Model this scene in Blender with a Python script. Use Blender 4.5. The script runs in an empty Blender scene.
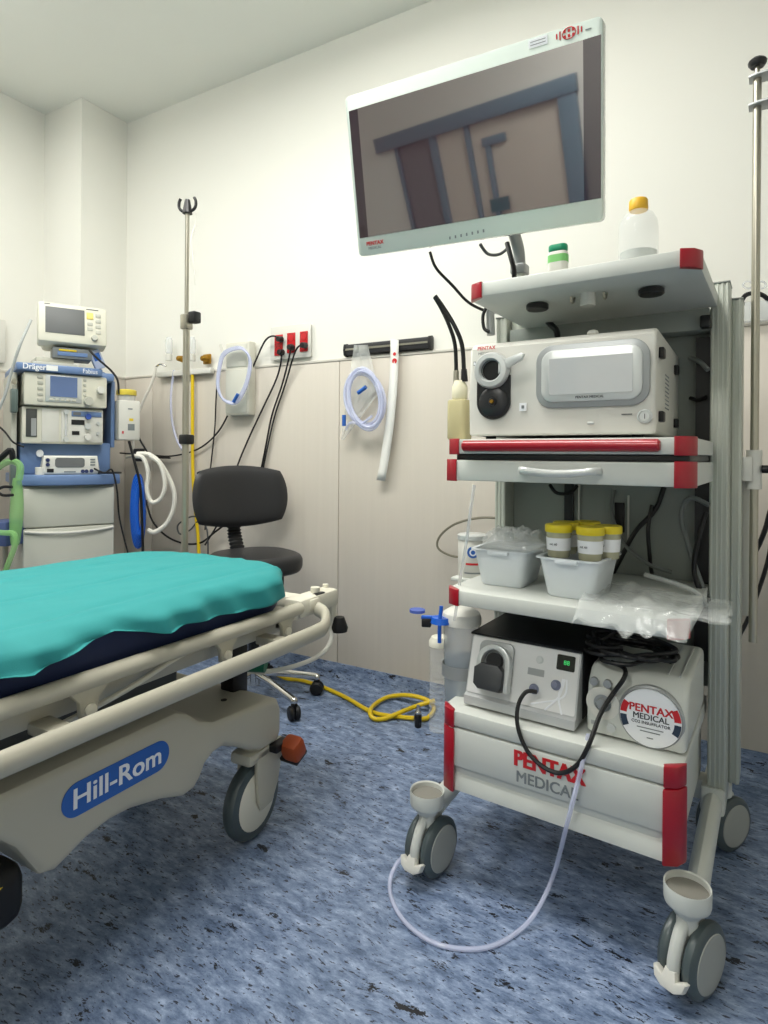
import bpy, bmesh, math, random
from mathutils import Vector, Matrix, noise
random.seed(7)
SC = bpy.context.scene
COL = SC.collection
PI = math.pi
# ------------------------------------------------------------------ camera
FP, U0, V0, HC = 601.0, 384.0, 456.0, 1.0
YAW, ROLL = math.radians(29.5), math.radians(.45)
FW = Vector((-math.sin(YAW), math.cos(YAW), 0)); R0 = Vector((math.cos(YAW), math.sin(YAW), 0)); ZZ = Vector((0, 0, 1))
RT = R0*math.cos(ROLL) + ZZ*math.sin(ROLL); UP = ZZ*math.cos(ROLL) - R0*math.sin(ROLL)
CP = Vector((0, 0, HC))
cd = bpy.data.cameras.new('camera'); cam = bpy.data.objects.new('camera', cd); COL.objects.link(cam)
cd.sensor_fit = 'HORIZONTAL'; cd.sensor_width = 36; cd.lens = FP/768*36
cd.shift_y = -(512-V0)/768; cd.clip_start = .02
m = Matrix((RT, UP, -FW)).transposed().to_4x4(); m.translation = CP
cam.matrix_world = m; SC.camera = cam
# ------------------------------------------------------------------ exposure, world, area lights
SC.view_settings.view_transform = 'Standard'; SC.view_settings.look = 'None'
SC.view_settings.gamma = 1; SC.view_settings.use_curve_mapping = False
SC.view_settings.exposure = 0.58
W = bpy.data.worlds.new('world'); SC.world = W; W.use_nodes = True
W.node_tree.nodes['Background'].inputs[0].default_value = (.9, .95, 1, 1)
W.node_tree.nodes['Background'].inputs[1].default_value = .3
ROOM_H, WALL_Y, FRONT_Y, LEFT_X, COR_X, PIL_Y, RIGHT_X = 2.84, 2.2, -2.0, -3.222, -2.9, 1.927, 1.5
LAMPS = [(-1.0, .95, 17, 1.15, .55), (-2.4, .8, 8, .55, .55), (-.8, -1.15, 13, .6, .6)]
LCOL = (1.0, .985, .94)

def ray(u, v): return FW + RT*((u-U0)/FP) + UP*((V0-v)/FP)
def plane(u, v, n, d):
    r = ray(u, v); n = Vector(n); return CP + r*((d - n.dot(CP))/n.dot(r))
def AX(u, v, x): return plane(u, v, (1, 0, 0), x)
def AY(u, v, y): return plane(u, v, (0, 1, 0), y)
def AZ(u, v, z): return plane(u, v, (0, 0, 1), z)
def AT(u, v, t): return CP + ray(u, v)*t

# ------------------------------------------------------------------ materials
def lin(c):
    c = c/255.0
    return c/12.92 if c <= .04045 else ((c+.055)/1.055)**2.4
def rgb(r, g, b): return (lin(r), lin(g), lin(b), 1)
MATS = {}
def mat(name, col, rough=.5, metal=0, bump=0, bscale=200, vary=.03, vscale=6, alpha=1, trans=0, ior=1.45, emit=None, es=0, coat=0, spec=.5):
    if name in MATS: return MATS[name]
    M = bpy.data.materials.new(name); M.use_nodes = True; nt = M.node_tree; N = nt.nodes; L = nt.links
    b = N['Principled BSDF']; c = rgb(*col)
    tc = N.new('ShaderNodeTexCoord'); nz = N.new('ShaderNodeTexNoise'); nz.inputs['Scale'].default_value = vscale; nz.inputs['Detail'].default_value = 3
    L.new(tc.outputs['Object'], nz.inputs['Vector'])
    mx = N.new('ShaderNodeMix'); mx.data_type = 'RGBA'
    mx.inputs[6].default_value = tuple(x*(1-vary) for x in c[:3])+(1,); mx.inputs[7].default_value = tuple(min(1, x*(1+vary)) for x in c[:3])+(1,)
    L.new(nz.outputs['Fac'], mx.inputs[0]); L.new(mx.outputs[2], b.inputs['Base Color'])
    b.inputs['Roughness'].default_value = rough; b.inputs['Metallic'].default_value = metal
    b.inputs['Alpha'].default_value = alpha; b.inputs['Transmission Weight'].default_value = trans
    b.inputs['IOR'].default_value = ior; b.inputs['Coat Weight'].default_value = coat; b.inputs['Specular IOR Level'].default_value = spec
    if emit: b.inputs['Emission Color'].default_value = rgb(*emit); b.inputs['Emission Strength'].default_value = es
    if bump:
        n2 = N.new('ShaderNodeTexNoise'); n2.inputs['Scale'].default_value = bscale; bp = N.new('ShaderNodeBump')
        bp.inputs['Strength'].default_value = bump; bp.inputs['Distance'].default_value = .002
        L.new(tc.outputs['Object'], n2.inputs['Vector']); L.new(n2.outputs['Fac'], bp.inputs['Height']); L.new(bp.outputs[0], b.inputs['Normal'])
    MATS[name] = M; return M

def vinyl():
    M = bpy.data.materials.new('vinyl_floor'); M.use_nodes = True; nt = M.node_tree; N = nt.nodes; L = nt.links; b = N['Principled BSDF']
    tc = N.new('ShaderNodeTexCoord'); sp = N.new('ShaderNodeSeparateXYZ'); L.new(tc.outputs['Object'], sp.inputs[0])
    ad = N.new('ShaderNodeMath'); ad.operation = 'ADD'; L.new(sp.outputs[1], ad.inputs[0]); L.new(sp.outputs[2], ad.inputs[1])
    cb = N.new('ShaderNodeCombineXYZ'); L.new(sp.outputs[0], cb.inputs[0]); L.new(ad.outputs[0], cb.inputs[1])
    # a gentle warp keeps the flecks from lining up
    wn = N.new('ShaderNodeTexNoise'); wn.inputs['Scale'].default_value = 7; L.new(cb.outputs[0], wn.inputs['Vector'])
    wa = N.new('ShaderNodeVectorMath'); wa.operation = 'MULTIPLY_ADD'; wa.inputs[1].default_value = (.035, .035, 0); L.new(wn.outputs['Color'], wa.inputs[0]); L.new(cb.outputs[0], wa.inputs[2])
    def stretched(sx, sy, rot, scale, detail, rough=.6):
        mp = N.new('ShaderNodeMapping'); mp.inputs['Scale'].default_value = (sx, sy, 1); mp.inputs['Rotation'].default_value = (0, 0, rot)
        L.new(wa.outputs[0], mp.inputs[0]); n = N.new('ShaderNodeTexNoise'); n.inputs['Scale'].default_value = scale; n.inputs['Detail'].default_value = detail; n.inputs['Roughness'].default_value = rough
        L.new(mp.outputs[0], n.inputs['Vector']); return n
    n1 = stretched(1, 2.4, .35, 15, 7, .78)
    r1 = N.new('ShaderNodeValToRGB'); e = r1.color_ramp.elements
    e[0].position = .34; e[0].color = rgb(70, 86, 114); e[1].position = .66; e[1].color = rgb(164, 179, 206)
    k = e.new(.46); k.color = rgb(104, 122, 152); k = e.new(.54); k.color = rgb(128, 145, 174)
    L.new(n1.outputs['Fac'], r1.inputs[0])
    n2 = stretched(1, 2.2, .35, 10.5, 6, .76)
    r2 = N.new('ShaderNodeValToRGB'); r2.color_ramp.elements[0].position = .598; r2.color_ramp.elements[1].position = .612
    L.new(n2.outputs['Fac'], r2.inputs[0])
    n3 = stretched(1, 3.2, .15, 48, 3, .6)
    r3 = N.new('ShaderNodeValToRGB'); r3.color_ramp.elements[0].position = .60; r3.color_ramp.elements[1].position = .635
    L.new(n3.outputs['Fac'], r3.inputs[0])
    m1 = N.new('ShaderNodeMix'); m1.data_type = 'RGBA'; m1.inputs[7].default_value = rgb(16, 18, 26); L.new(r2.outputs[0], m1.inputs[0]); L.new(r1.outputs[0], m1.inputs[6])
    m2 = N.new('ShaderNodeMix'); m2.data_type = 'RGBA'; m2.inputs[7].default_value = rgb(44, 50, 66); L.new(r3.outputs[0], m2.inputs[0]); L.new(m1.outputs[2], m2.inputs[6])
    L.new(m2.outputs[2], b.inputs['Base Color']); b.inputs['Roughness'].default_value = .42
    return M

def cladding_mat():
    M = bpy.data.materials.new('wall_cladding'); M.use_nodes = True; nt = M.node_tree; N = nt.nodes; L = nt.links; b = N['Principled BSDF']
    tc = N.new('ShaderNodeTexCoord'); mp = N.new('ShaderNodeMapping'); mp.inputs['Scale'].default_value = (14, 14, .35)
    n = N.new('ShaderNodeTexNoise'); n.inputs['Scale'].default_value = 3; n.inputs['Detail'].default_value = 6; n.inputs['Roughness'].default_value = .7
    L.new(tc.outputs['Object'], mp.inputs[0]); L.new(mp.outputs[0], n.inputs['Vector'])
    r = N.new('ShaderNodeValToRGB'); r.color_ramp.elements[0].position = .3; r.color_ramp.elements[0].color = rgb(204, 197, 185)
    r.color_ramp.elements[1].position = .7; r.color_ramp.elements[1].color = rgb(208, 201, 189)
    L.new(n.outputs['Fac'], r.inputs[0]); L.new(r.outputs[0], b.inputs['Base Color']); b.inputs['Roughness'].default_value = .38
    return M

VINYL = vinyl(); CLAD = cladding_mat()
WHITEWALL = mat('wall_paint', (231, 230, 222), .85, bump=.05, bscale=90, vary=.01)
CEILM = mat('ceiling_paint', (240, 240, 232), .9, vary=.01)
CARTW = mat('trolley_enamel', (202, 205, 199), .38, bump=.03, bscale=400, vary=.01)
CARTG = mat('trolley_grey_panel', (140, 146, 140), .5)
ALU = mat('aluminium_extrusion', (190, 194, 184), .4, metal=.35)
RED = mat('red_plastic', (158, 14, 34), .28, coat=.3)
DEVW = mat('device_white', (214, 213, 205), .35, vary=.01)
DEVG = mat('device_silver_grey', (160, 163, 163), .35, metal=.3)
PALE = mat('pale_silver', (205, 208, 206), .3, metal=.3)
BLACK = mat('black_plastic', (22, 22, 24), .4)
RUBBER = mat('black_rubber', (14, 14, 16), .55)
CABLE = mat('black_cable', (16, 16, 18), .42)
VINBLK = mat('black_upholstery', (42, 42, 44), .42, bump=.1, bscale=500)
CHROME = mat('chrome', (205, 203, 198), .12, metal=1)
STEEL = mat('brushed_steel', (176, 172, 158), .28, metal=.9)
TYRE = mat('grey_tyre', (74, 84, 86), .3)
HUBG = mat('wheel_cover_grey', (160, 162, 156), .45)
CUPG = mat('cup_insert_grey', (130, 128, 120), .5)
BEDW = mat('stretcher_beige', (186, 182, 166), .42, vary=.015)
BEDL = mat('stretcher_light', (222, 218, 202), .4)
NAVY = mat('navy_mattress', (24, 38, 76), .55, bump=.05, bscale=300)
TEAL = mat('teal_sheet', (44, 144, 145), .75, bump=.15, bscale=700, vary=.03, vscale=25)
BLUEL = mat('logo_blue', (44, 98, 180), .35)
WHITEP = mat('white_print', (240, 242, 245), .4)
GREYP = mat('grey_print', (120, 126, 128), .5)
DARKP = mat('dark_print', (60, 64, 68), .5)
REDP = mat('red_print', (196, 34, 40), .4)
ORANGE = mat('orange_pedal', (158, 68, 28), .55)
YEL = mat('yellow_plastic', (226, 196, 40), .4)
YHOSE = mat('yellow_hose', (222, 190, 30), .35)
GREENP = mat('green_plastic', (20, 110, 80), .4)
BBLUE = mat('machine_blue', (104, 130, 172), .4)
MCREAM = mat('machine_cream', (216, 214, 198), .4)
MGREY = mat('machine_grey', (184, 184, 172), .5)
LCD = mat('lcd_grey', (104, 106, 106), .5)
LCDB = mat('lcd_blue', (96, 116, 156), .2)
BLUEH = mat('blue_hose', (24, 92, 196), .3)
WHOSE = mat('white_hose', (220, 218, 208), .45)
LAV = mat('clear_violet_tubing', (214, 220, 246), .12, alpha=.5)
CLEAR = mat('clear_plastic', (236, 240, 240), .08, alpha=.22)
CLEARM = mat('clear_plastic_milky', (232, 236, 236), .15, alpha=.4)
BAG = mat('crinkled_plastic', (228, 232, 230), .10, alpha=.3, bump=1.0, bscale=38)
PAPER = mat('white_paper', (238, 238, 232), .6)
SOCKR = mat('socket_red', (190, 22, 30), .3)
BRASS = mat('brass', (170, 128, 50), .3, metal=.9)
DOORF = mat('door_frame_grey', (104, 132, 148), .45)
DOORP = mat('door_leaf', (206, 198, 186), .5)
DARKGL = mat('display_glass', (60, 36, 44), .03, ior=3.5, vary=0)
DARKGL2 = mat('display_border', (40, 18, 36), .05, ior=1.9, vary=0)
GLASSW = mat('white_bezel', (206, 216, 208), .12, coat=.5, vary=0)
YLIQ = mat('yellowed_bottle', (206, 196, 150), .25, alpha=.8)

# ------------------------------------------------------------------ mesh builder
def frame(z, x=None):
    z = Vector(z).normalized()
    if x is None: x = Vector((1, 0, 0)) if abs(z.x) < .8 else Vector((0, 1, 0))
    x = Vector(x); x = (x - z*x.dot(z)).normalized(); y = z.cross(x)
    return Matrix((x, y, z)).transposed()
class MB:
    def __init__(s, *mats): s.v = []; s.f = []; s.mi = []; s.mats = list(mats); s.T = Matrix.Identity(4)
    def mid(s, m):
        if m is None: return 0
        if m not in s.mats: s.mats.append(m)
        return s.mats.index(m)
    def raw(s, vs, fs, m=None, X=None):
        o = len(s.v); T = s.T if X is None else s.T @ X; i = s.mid(m)
        s.v += [tuple(T @ Vector(v)) for v in vs]; s.f += [tuple(o+k for k in f) for f in fs]; s.mi += [i]*len(fs)
        return s
    def bmraw(s, bm, m=None, X=None):
        bm.verts.ensure_lookup_table(); bm.verts.index_update()
        s.raw([v.co.copy() for v in bm.verts], [[v.index for v in f.verts] for f in bm.faces], m, X); bm.free(); return s
    def box(s, lo, hi, bev=0, seg=2, m=None, X=None):
        bm = bmesh.new(); bmesh.ops.create_cube(bm, size=1)
        lo = Vector(lo); hi = Vector(hi); c = (lo+hi)/2; d = hi-lo
        for v in bm.verts: v.co = Vector((c.x+v.co.x*d.x, c.y+v.co.y*d.y, c.z+v.co.z*d.z))
        if bev: bmesh.ops.bevel(bm, geom=list(bm.edges), offset=min(bev, min(abs(d.x), abs(d.y), abs(d.z))*.49), segments=seg, profile=.5, affect='EDGES')
        return s.bmraw(bm, m, X)
    def boxc(s, c, d, bev=0, rz=0, m=None, seg=2, R=None):
        X = Matrix.Translation(Vector(c)) @ (R.to_4x4() if R is not None else Matrix.Rotation(rz, 4, 'Z'))
        d = Vector(d)/2; return s.box(-d, d, bev, seg, m, X)
    def cyl(s, a, b, r, r2=None, seg=20, cap=True, m=None, bev=0):
        a = Vector(a); b = Vector(b); r2 = r if r2 is None else r2; L = (b-a).length
        if bev: prof = [(0, 0), (r-bev, 0), (r, bev), (r2, L-bev), (r2-bev, L), (0, L)]
        elif cap: prof = [(0, 0), (r, 0), (r2, L), (0, L)]
        else: prof = [(r, 0), (r2, L)]
        return s.lathe(prof, a, b-a, seg, m)
    def lathe(s, prof, base=(0, 0, 0), axis=(0, 0, 1), seg=24, m=None, sx=1, sy=1, xdir=None):
        B = frame(axis, xdir); base = Vector(base); vs = []; fs = []; idx = []
        for r, h in prof:
            if r < 1e-6: idx.append([len(vs)]); vs.append(base + B @ Vector((0, 0, h)))
            else:
                row = []
                for k in range(seg):
                    a = 2*PI*k/seg; row.append(len(vs)); vs.append(base + B @ Vector((r*sx*math.cos(a), r*sy*math.sin(a), h)))
                idx.append(row)
        for p, q in zip(idx, idx[1:]):
            for k in range(seg):
                k2 = (k+1) % seg
                if len(p) == 1 and len(q) == 1: continue
                if len(p) == 1: fs.append((p[0], q[k2], q[k]))
                elif len(q) == 1: fs.append((p[k], p[k2], q[0]))
                else: fs.append((p[k], p[k2], q[k2], q[k]))
        # outward winding
        return s.raw(vs, [tuple(reversed(f)) if False else f for f in fs], m)
    def sphere(s, c, r, m=None, sc=(1, 1, 1), seg=16):
        bm = bmesh.new(); bmesh.ops.create_uvsphere(bm, u_segments=seg, v_segments=max(6, seg//2), radius=r)
        for v in bm.verts: v.co = Vector((c[0]+v.co.x*sc[0], c[1]+v.co.y*sc[1], c[2]+v.co.z*sc[2]))
        return s.bmraw(bm, m)
    def tube(s, pts, r, seg=8, sub=6, m=None, closed=False, flat=1.0, up=None, cap=True, rfun=None):
        P = smooth(pts, sub, closed) if sub > 1 else [Vector(p) for p in pts]
        n = len(P); vs = []; fs = []; T = []
        for i in range(n):
            a = P[(i-1) % n] if (closed or i > 0) else P[i]; b = P[(i+1) % n] if (closed or i < n-1) else P[i]
            t = (b-a); T.append(t.normalized() if t.length > 1e-9 else Vector((0, 0, 1)))
        x = Vector(up) if up else (Vector((0, 0, 1)) if abs(T[0].z) < .9 else Vector((1, 0, 0)))
        x = (x - T[0]*x.dot(T[0])).normalized()
        for i in range(n):
            if up: x = Vector(up)
            x = (x - T[i]*x.dot(T[i])); x = x.normalized() if x.length > 1e-6 else Vector((1, 0, 0)); y = T[i].cross(x)
            rr = r if rfun is None else rfun(i/(n-1))*r
            for k in range(seg):
                a = 2*PI*k/seg; vs.append(P[i] + x*math.cos(a)*rr + y*math.sin(a)*rr*flat)
        for i in range(n if closed else n-1):
            j = (i+1) % n
            for k in range(seg):
                k2 = (k+1) % seg; fs.append((i*seg+k, i*seg+k2, j*seg+k2, j*seg+k))
        if cap and not closed:
            fs.append(tuple(range(seg-1, -1, -1))); fs.append(tuple((n-1)*seg+k for k in range(seg)))
        return s.raw(vs, fs, m)
    def prism(s, poly, depth, X=None, bev=0, m=None, seg=2):
        """polygon in local XY, extruded along local Z from 0 to depth"""
        bm = bmesh.new(); vs = [bm.verts.new((p[0], p[1], 0)) for p in poly]; f = bm.faces.new(vs)
        r = bmesh.ops.extrude_face_region(bm, geom=[f])
        for e in r['geom']:
            if isinstance(e, bmesh.types.BMVert): e.co.z += depth
        bmesh.ops.recalc_face_normals(bm, faces=bm.faces)
        if bev:
            ed = [e for e in bm.edges if abs(e.verts[0].co.z-e.verts[1].co.z) < 1e-7]
            bmesh.ops.bevel(bm, geom=ed, offset=bev, segments=seg, profile=.5, affect='EDGES')
        bmesh.ops.triangulate(bm, faces=[f for f in bm.faces if len(f.verts) > 4])
        return s.bmraw(bm, m, X)
    def grid(s, rows, m=None):
        n = len(rows); k = len(rows[0]); vs = [p for r in rows for p in r]
        return s.raw(vs, [(i*k+j, i*k+j+1, (i+1)*k+j+1, (i+1)*k+j) for i in range(n-1) for j in range(k-1)], m)
    def text(s, txt, size, X, m=None, depth=.0003, bold=0, sx=1.0, align='CENTER', width=None):
        c = bpy.data.curves.new('t', 'FONT'); c.body = txt; c.size = size; c.extrude = depth; c.align_x = align; c.align_y = 'CENTER'; c.resolution_u = 3
        o = bpy.data.objects.new('t', c); COL.objects.link(o); bpy.context.view_layer.update()
        e = o.evaluated_get(bpy.context.evaluated_depsgraph_get()); me = e.to_mesh()
        V_ = [v.co.copy() for v in me.vertices]
        if width: sx = width/(max(v.x for v in V_)-min(v.x for v in V_))
        for k, (dx, dy) in enumerate([(0, 0)] if not bold else [(-bold, -bold*.5), (bold, -bold*.5), (-bold, bold*.5), (bold, bold*.5), (0, 0)]):
            s.raw([Vector((v.x*sx+dx, v.y+dy, v.z+k*.00004)) for v in V_], [tuple(p.vertices) for p in me.polygons], m, X)
        e.to_mesh_clear(); bpy.data.objects.remove(o); bpy.data.curves.remove(c); return s
    def build(s, name, parent=None, angle=38, label=None, fix=True):
        me = bpy.data.meshes.new(name); me.from_pydata(s.v, [], s.f)
        for mm in s.mats: me.materials.append(mm)
        for p, i in zip(me.polygons, s.mi): p.material_index = i
        if fix:
            bm = bmesh.new(); bm.from_mesh(me); bmesh.ops.recalc_face_normals(bm, faces=bm.faces); bm.to_mesh(me); bm.free()
        me.polygons.foreach_set('use_smooth', [True]*len(me.polygons)); me.set_sharp_from_angle(angle=math.radians(angle)); me.update()
        o = bpy.data.objects.new(name, me); COL.objects.link(o)
        if parent: o.parent = parent
        if label: o['label'] = label
        return o
def smooth(pts, sub=6, closed=False):
    P = [Vector(p) for p in pts]; n = len(P)
    if n < 3: return P
    out = []; rng = n if closed else n-1
    for i in range(rng):
        g = lambda k: P[k % n] if closed else P[max(0, min(n-1, k))]
        a, b, c, d = g(i-1), g(i), g(i+1), g(i+2)
        for k in range(sub):
            t = k/sub; out.append(.5*((2*b)+(c-a)*t+(2*a-5*b+4*c-d)*t*t+(3*b-3*c+d-a)*t**3))
    if not closed: out.append(P[-1])
    return out
def mframe(o, xd, yd):
    """matrix with local x, y along the given directions"""
    x = Vector(xd).normalized(); y = Vector(yd); y = (y-x*y.dot(x)).normalized(); z = x.cross(y)
    M = Matrix((x, y, z)).transposed().to_4x4(); M.translation = Vector(o); return M
def thing(name, label, cat, loc=(0, 0, 0), rz=0, group=None):
    o = bpy.data.objects.new(name, None); COL.objects.link(o); o.empty_display_size = .05
    o.location = loc; o.rotation_euler = (0, 0, rz); o['label'] = label; o['category'] = cat
    if group: o['group'] = group
    return o
def tag(o, label, cat, group=None):
    o['label'] = label; o['category'] = cat
    if group: o['group'] = group
    return o
def struct(o): o['kind'] = 'structure'; return o
def rrect(w, h, r, n=5, cx=0, cy=0):
    out = []
    for sx, sy, a0 in ((1, 1, 0), (-1, 1, 90), (-1, -1, 180), (1, -1, 270)):
        for k in range(n+1):
            a = math.radians(a0+90*k/n); out.append((cx+sx*(w/2-r)+r*math.cos(a), cy+sy*(h/2-r)+r*math.sin(a)))
    return out
def cable(name, pts, r, label, cat='cable', m=CABLE, group=None, sub=6, seg=8):
    return tag(MB(m).tube(pts, r, seg, sub).build(name), label, cat, group)

# ------------------------------------------------------------------ room
struct(MB(VINYL).box((LEFT_X-.1, FRONT_Y-.1, -.1), (RIGHT_X+.1, WALL_Y+.1, 0)).build('floor'))
struct(MB(CEILM).box((LEFT_X-.1, FRONT_Y-.1, ROOM_H), (RIGHT_X+.1, WALL_Y+.1, ROOM_H+.1)).build('ceiling'))
struct(MB(WHITEWALL).box((COR_X, WALL_Y, 0), (RIGHT_X+.1, WALL_Y+.1, ROOM_H)).build('wall_back'))
struct(MB(WHITEWALL).box((LEFT_X-.1, FRONT_Y-.1, 0), (LEFT_X, WALL_Y, ROOM_H)).build('wall_left'))
struct(MB(WHITEWALL).box((RIGHT_X, FRONT_Y, 0), (RIGHT_X+.1, WALL_Y, ROOM_H)).build('wall_right'))
struct(MB(WHITEWALL).box((LEFT_X, PIL_Y, 0), (COR_X, WALL_Y+.1, ROOM_H)).build('wall_pilaster'))
WH = 1.425
mb = MB(CLAD)
seams = [COR_X+.012, -2.665, -1.465, -.265, .935, RIGHT_X]
for a, b in zip(seams, seams[1:]): mb.box((a+.0015, WALL_Y-.012, .08), (b-.0015, WALL_Y-.0005, WH-.012), .002)
struct(mb.build('trim_1'))
mb = MB(CLAD); mb.box((COR_X, PIL_Y-.012, .08), (COR_X+.012, WALL_Y-.012, WH-.012)); mb.box((LEFT_X+.012, PIL_Y-.012, .08), (COR_X+.012, PIL_Y-.0005, WH-.012))
mb.box((LEFT_X, FRONT_Y, .08), (LEFT_X+.012, PIL_Y-.012, WH-.012))
struct(mb.build('trim_2'))
cap = mat('cladding_cap', (206, 202, 192), .5)
mb = MB(cap); mb.box((COR_X, WALL_Y-.016, WH-.012), (RIGHT_X, WALL_Y-.0005, WH), .003); mb.box((COR_X, PIL_Y-.016, WH-.012), (COR_X+.016, WALL_Y-.014, WH), .003)
mb.box((LEFT_X+.014, PIL_Y-.016, WH-.012), (COR_X+.016, PIL_Y-.0005, WH), .003); mb.box((LEFT_X, FRONT_Y, WH-.012), (LEFT_X+.016, PIL_Y-.016, WH), .003)
struct(mb.build('trim_3'))
def cove(a, b, nrm, name):
    a = Vector(a); b = Vector(b); n = Vector(nrm); rows = []
    prof = [(0, .097), (.0, .097), (.014, .0965), (.0145, .05), (.02, .028), (.032, .012), (.055, .0015)]
    for d, z in prof: rows.append([a+n*d+Vector((0, 0, z)), b+n*d+Vector((0, 0, z))])
    struct(MB(VINYL).grid(rows).build(name, angle=60, fix=False))
cove((RIGHT_X, WALL_Y, 0), (COR_X, WALL_Y, 0), (0, -1, 0), 'baseboard_back')
cove((LEFT_X, PIL_Y, 0), (LEFT_X, FRONT_Y, 0), (1, 0, 0), 'baseboard_left')
cove((COR_X, PIL_Y, 0), (LEFT_X, PIL_Y, 0), (0, -1, 0), 'baseboard_pilaster')
# wall behind the camera with the door the monitor mirrors
mb = MB(WHITEWALL); DX0, DX1, DH = -2.70, -1.33, 1.97
mb.box((LEFT_X-.1, FRONT_Y-.12, 0), (DX0, FRONT_Y, ROOM_H)); mb.box((DX1, FRONT_Y-.12, 0), (RIGHT_X+.1, FRONT_Y, ROOM_H)); mb.box((DX0, FRONT_Y-.12, DH), (DX1, FRONT_Y, ROOM_H))
struct(mb.build('wall_front'))
dr = bpy.data.objects.new('door_1', None); COL.objects.link(dr); struct(dr)
mb = MB(DOORF); mb.box((-2.88, FRONT_Y, 1.955), (-1.20, FRONT_Y+.06, 2.065), .004); mb.box((-1.34, FRONT_Y, 0), (-1.21, FRONT_Y+.05, 1.955), .004); mb.box((-2.72, FRONT_Y, 0), (-2.69, FRONT_Y+.03, 1.955), .003)
mb.box((-2.39, FRONT_Y, 0), (-2.33, FRONT_Y+.03, 1.955), .003); mb.box((-2.08, FRONT_Y, 0), (-2.04, FRONT_Y+.03, 1.955), .003); mb.box((-1.93, FRONT_Y, 0), (-1.89, FRONT_Y+.03, 1.78), .003); mb.box((-1.95, FRONT_Y, 1.78), (-1.76, FRONT_Y+.03, 1.84), .003)
mb.build('door_frame', dr)
MB(mat('grey_door_glass', (120, 122, 126), .3)).box((-2.69, FRONT_Y-.03, .02), (-2.39, FRONT_Y, 1.955)).build('door_pane', dr)
MB(DOORP).box((-2.33, FRONT_Y-.03, .02), (-1.34, FRONT_Y, 1.955)).build('door_leaf', dr)
MB(mat('teal_door_sign', (60, 110, 120), .5)).box((-1.96, FRONT_Y+.031, 1.30), (-1.80, FRONT_Y+.035, 1.40)).build('door_sign', dr)
# ceiling lamps (above the frame)
for i, (x, y, pw, w, h) in enumerate(LAMPS):
    t = thing('ceiling_light', ('flat white ceiling light panel over the stretcher', 'square white ceiling light panel near the left wall', 'square white ceiling light panel near the door side')[i], 'ceiling light', (x, y, ROOM_H))
    MB(DEVW).box((-w/2-.02, -h/2-.02, -.02), (w/2+.02, h/2+.02, -.0005)).build('lamp_back', t); MB(mat('lamp_diffuser', (250, 250, 245), .5, emit=(255, 253, 247), es=6.0)).box((-w/2, -h/2, -.075), (w/2, h/2, -.021), .01).build('diffuser', t)
    ld = bpy.data.lights.new('lamp', 'AREA'); ld.shape = 'RECTANGLE'; ld.size = w*.96; ld.size_y = h*.96; ld.energy = pw; ld.color = LCOL
    lo = bpy.data.objects.new('lamp', ld); COL.objects.link(lo); lo.location = (0, 0, -.085); lo.parent = t

# ------------------------------------------------------------------ hospital stretcher
BX0, BX1 = -1.62, -1.03
bed = thing('stretcher', 'beige wheeled hospital stretcher with navy mattress and blue maker badge', 'stretcher', (-1.3, .4, 0))
def BB(*m_): b_ = MB(*m_); b_.T = Matrix.Translation((1.3, -.4, 0)); return b_
def slabshape(cx, cy, hx, hy, R, z0, z1, bev, n=10):
    return rrect(hx*2, hy*2, R, n, cx, cy)
# mattress: rounded slab
BB(NAVY).prism(rrect(.61, 2.21, .17, 8, -1.325, .245), .10, Matrix.Translation((0, 0, .582)), .022, seg=4).build('mattress', bed)
# shroud profile (Y, z) extruded along X
prof = [(-.70, .30), (-.2, .33), (.40, .37), (.55, .363), (.579, .332), (.621, .262), (.649, .254), (.709, .279), (.76, .287), (.806, .284), (.88, .266), (.94, .243), (.972, .246), (.989, .262), (1.005, .288), (1.03, .302), (1.06, .304), (1.11, .281), (1.16, .252), (1.209, .236), (1.262, .237), (1.275, .26), (1.275, .32), (1.262, .348), (1.235, .358), (1.03, .375), (.985, .395), (.955, .42), (.92, .437), (-.70, .437)]
BB(BEDW).prism(prof, .50, Matrix(((0, 0, 1, -1.53), (1, 0, 0, 0), (0, 1, 0, 0), (0, 0, 0, 1))), .016, seg=3).build('base_shroud', bed, angle=30)
shroud = bed.children[-1] if False else [c for c in bpy.data.objects if c.name.startswith('base_shroud')][0]
XF = -1.0295
b_ = BB(BLUEL); X = Matrix(((0, 0, 1, XF), (1, 0, 0, .775), (0, 1, 0, .366), (0, 0, 0, 1)))
b_.prism(rrect(.240, .063, .0313, 10), .0012, X); b_.build('logo_badge', shroud)
X2 = Matrix(((0, 0, 1, XF+.0016), (1, 0, 0, .775), (0, 1, 0, .366), (0, 0, 0, 1)))
BB(WHITEP).text('Hill-Rom', .053, X2, bold=.0010, width=.194).build('logo_lettering', shroud, label='white maker name on the blue badge')
BB(BLACK).cyl((-1.12, 1.15, .3665), (-1.12, 1.15, .3675), .008).build('shroud_socket', shroud)
# deck frame
FR = mat('deck_dark_grey', (70, 74, 74), .5)
b_ = BB(FR); b_.box((-1.57, -.7, .545), (-1.07, 1.25, .579), .004); b_.box((-1.55, -.6, .437), (-1.12, 1.0, .546), .01); b_.build('deck_frame', bed)
b_ = BB(BEDW); b_.box((-1.066, -.7, .522), (-1.04, 1.30, .574), .006); b_.box((-1.6, -.7, .522), (-1.574, 1.30, .574), .006); b_.box((-1.6, 1.252, .53), (-1.04, 1.33, .576), .006); b_.build('deck_side', bed)
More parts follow.
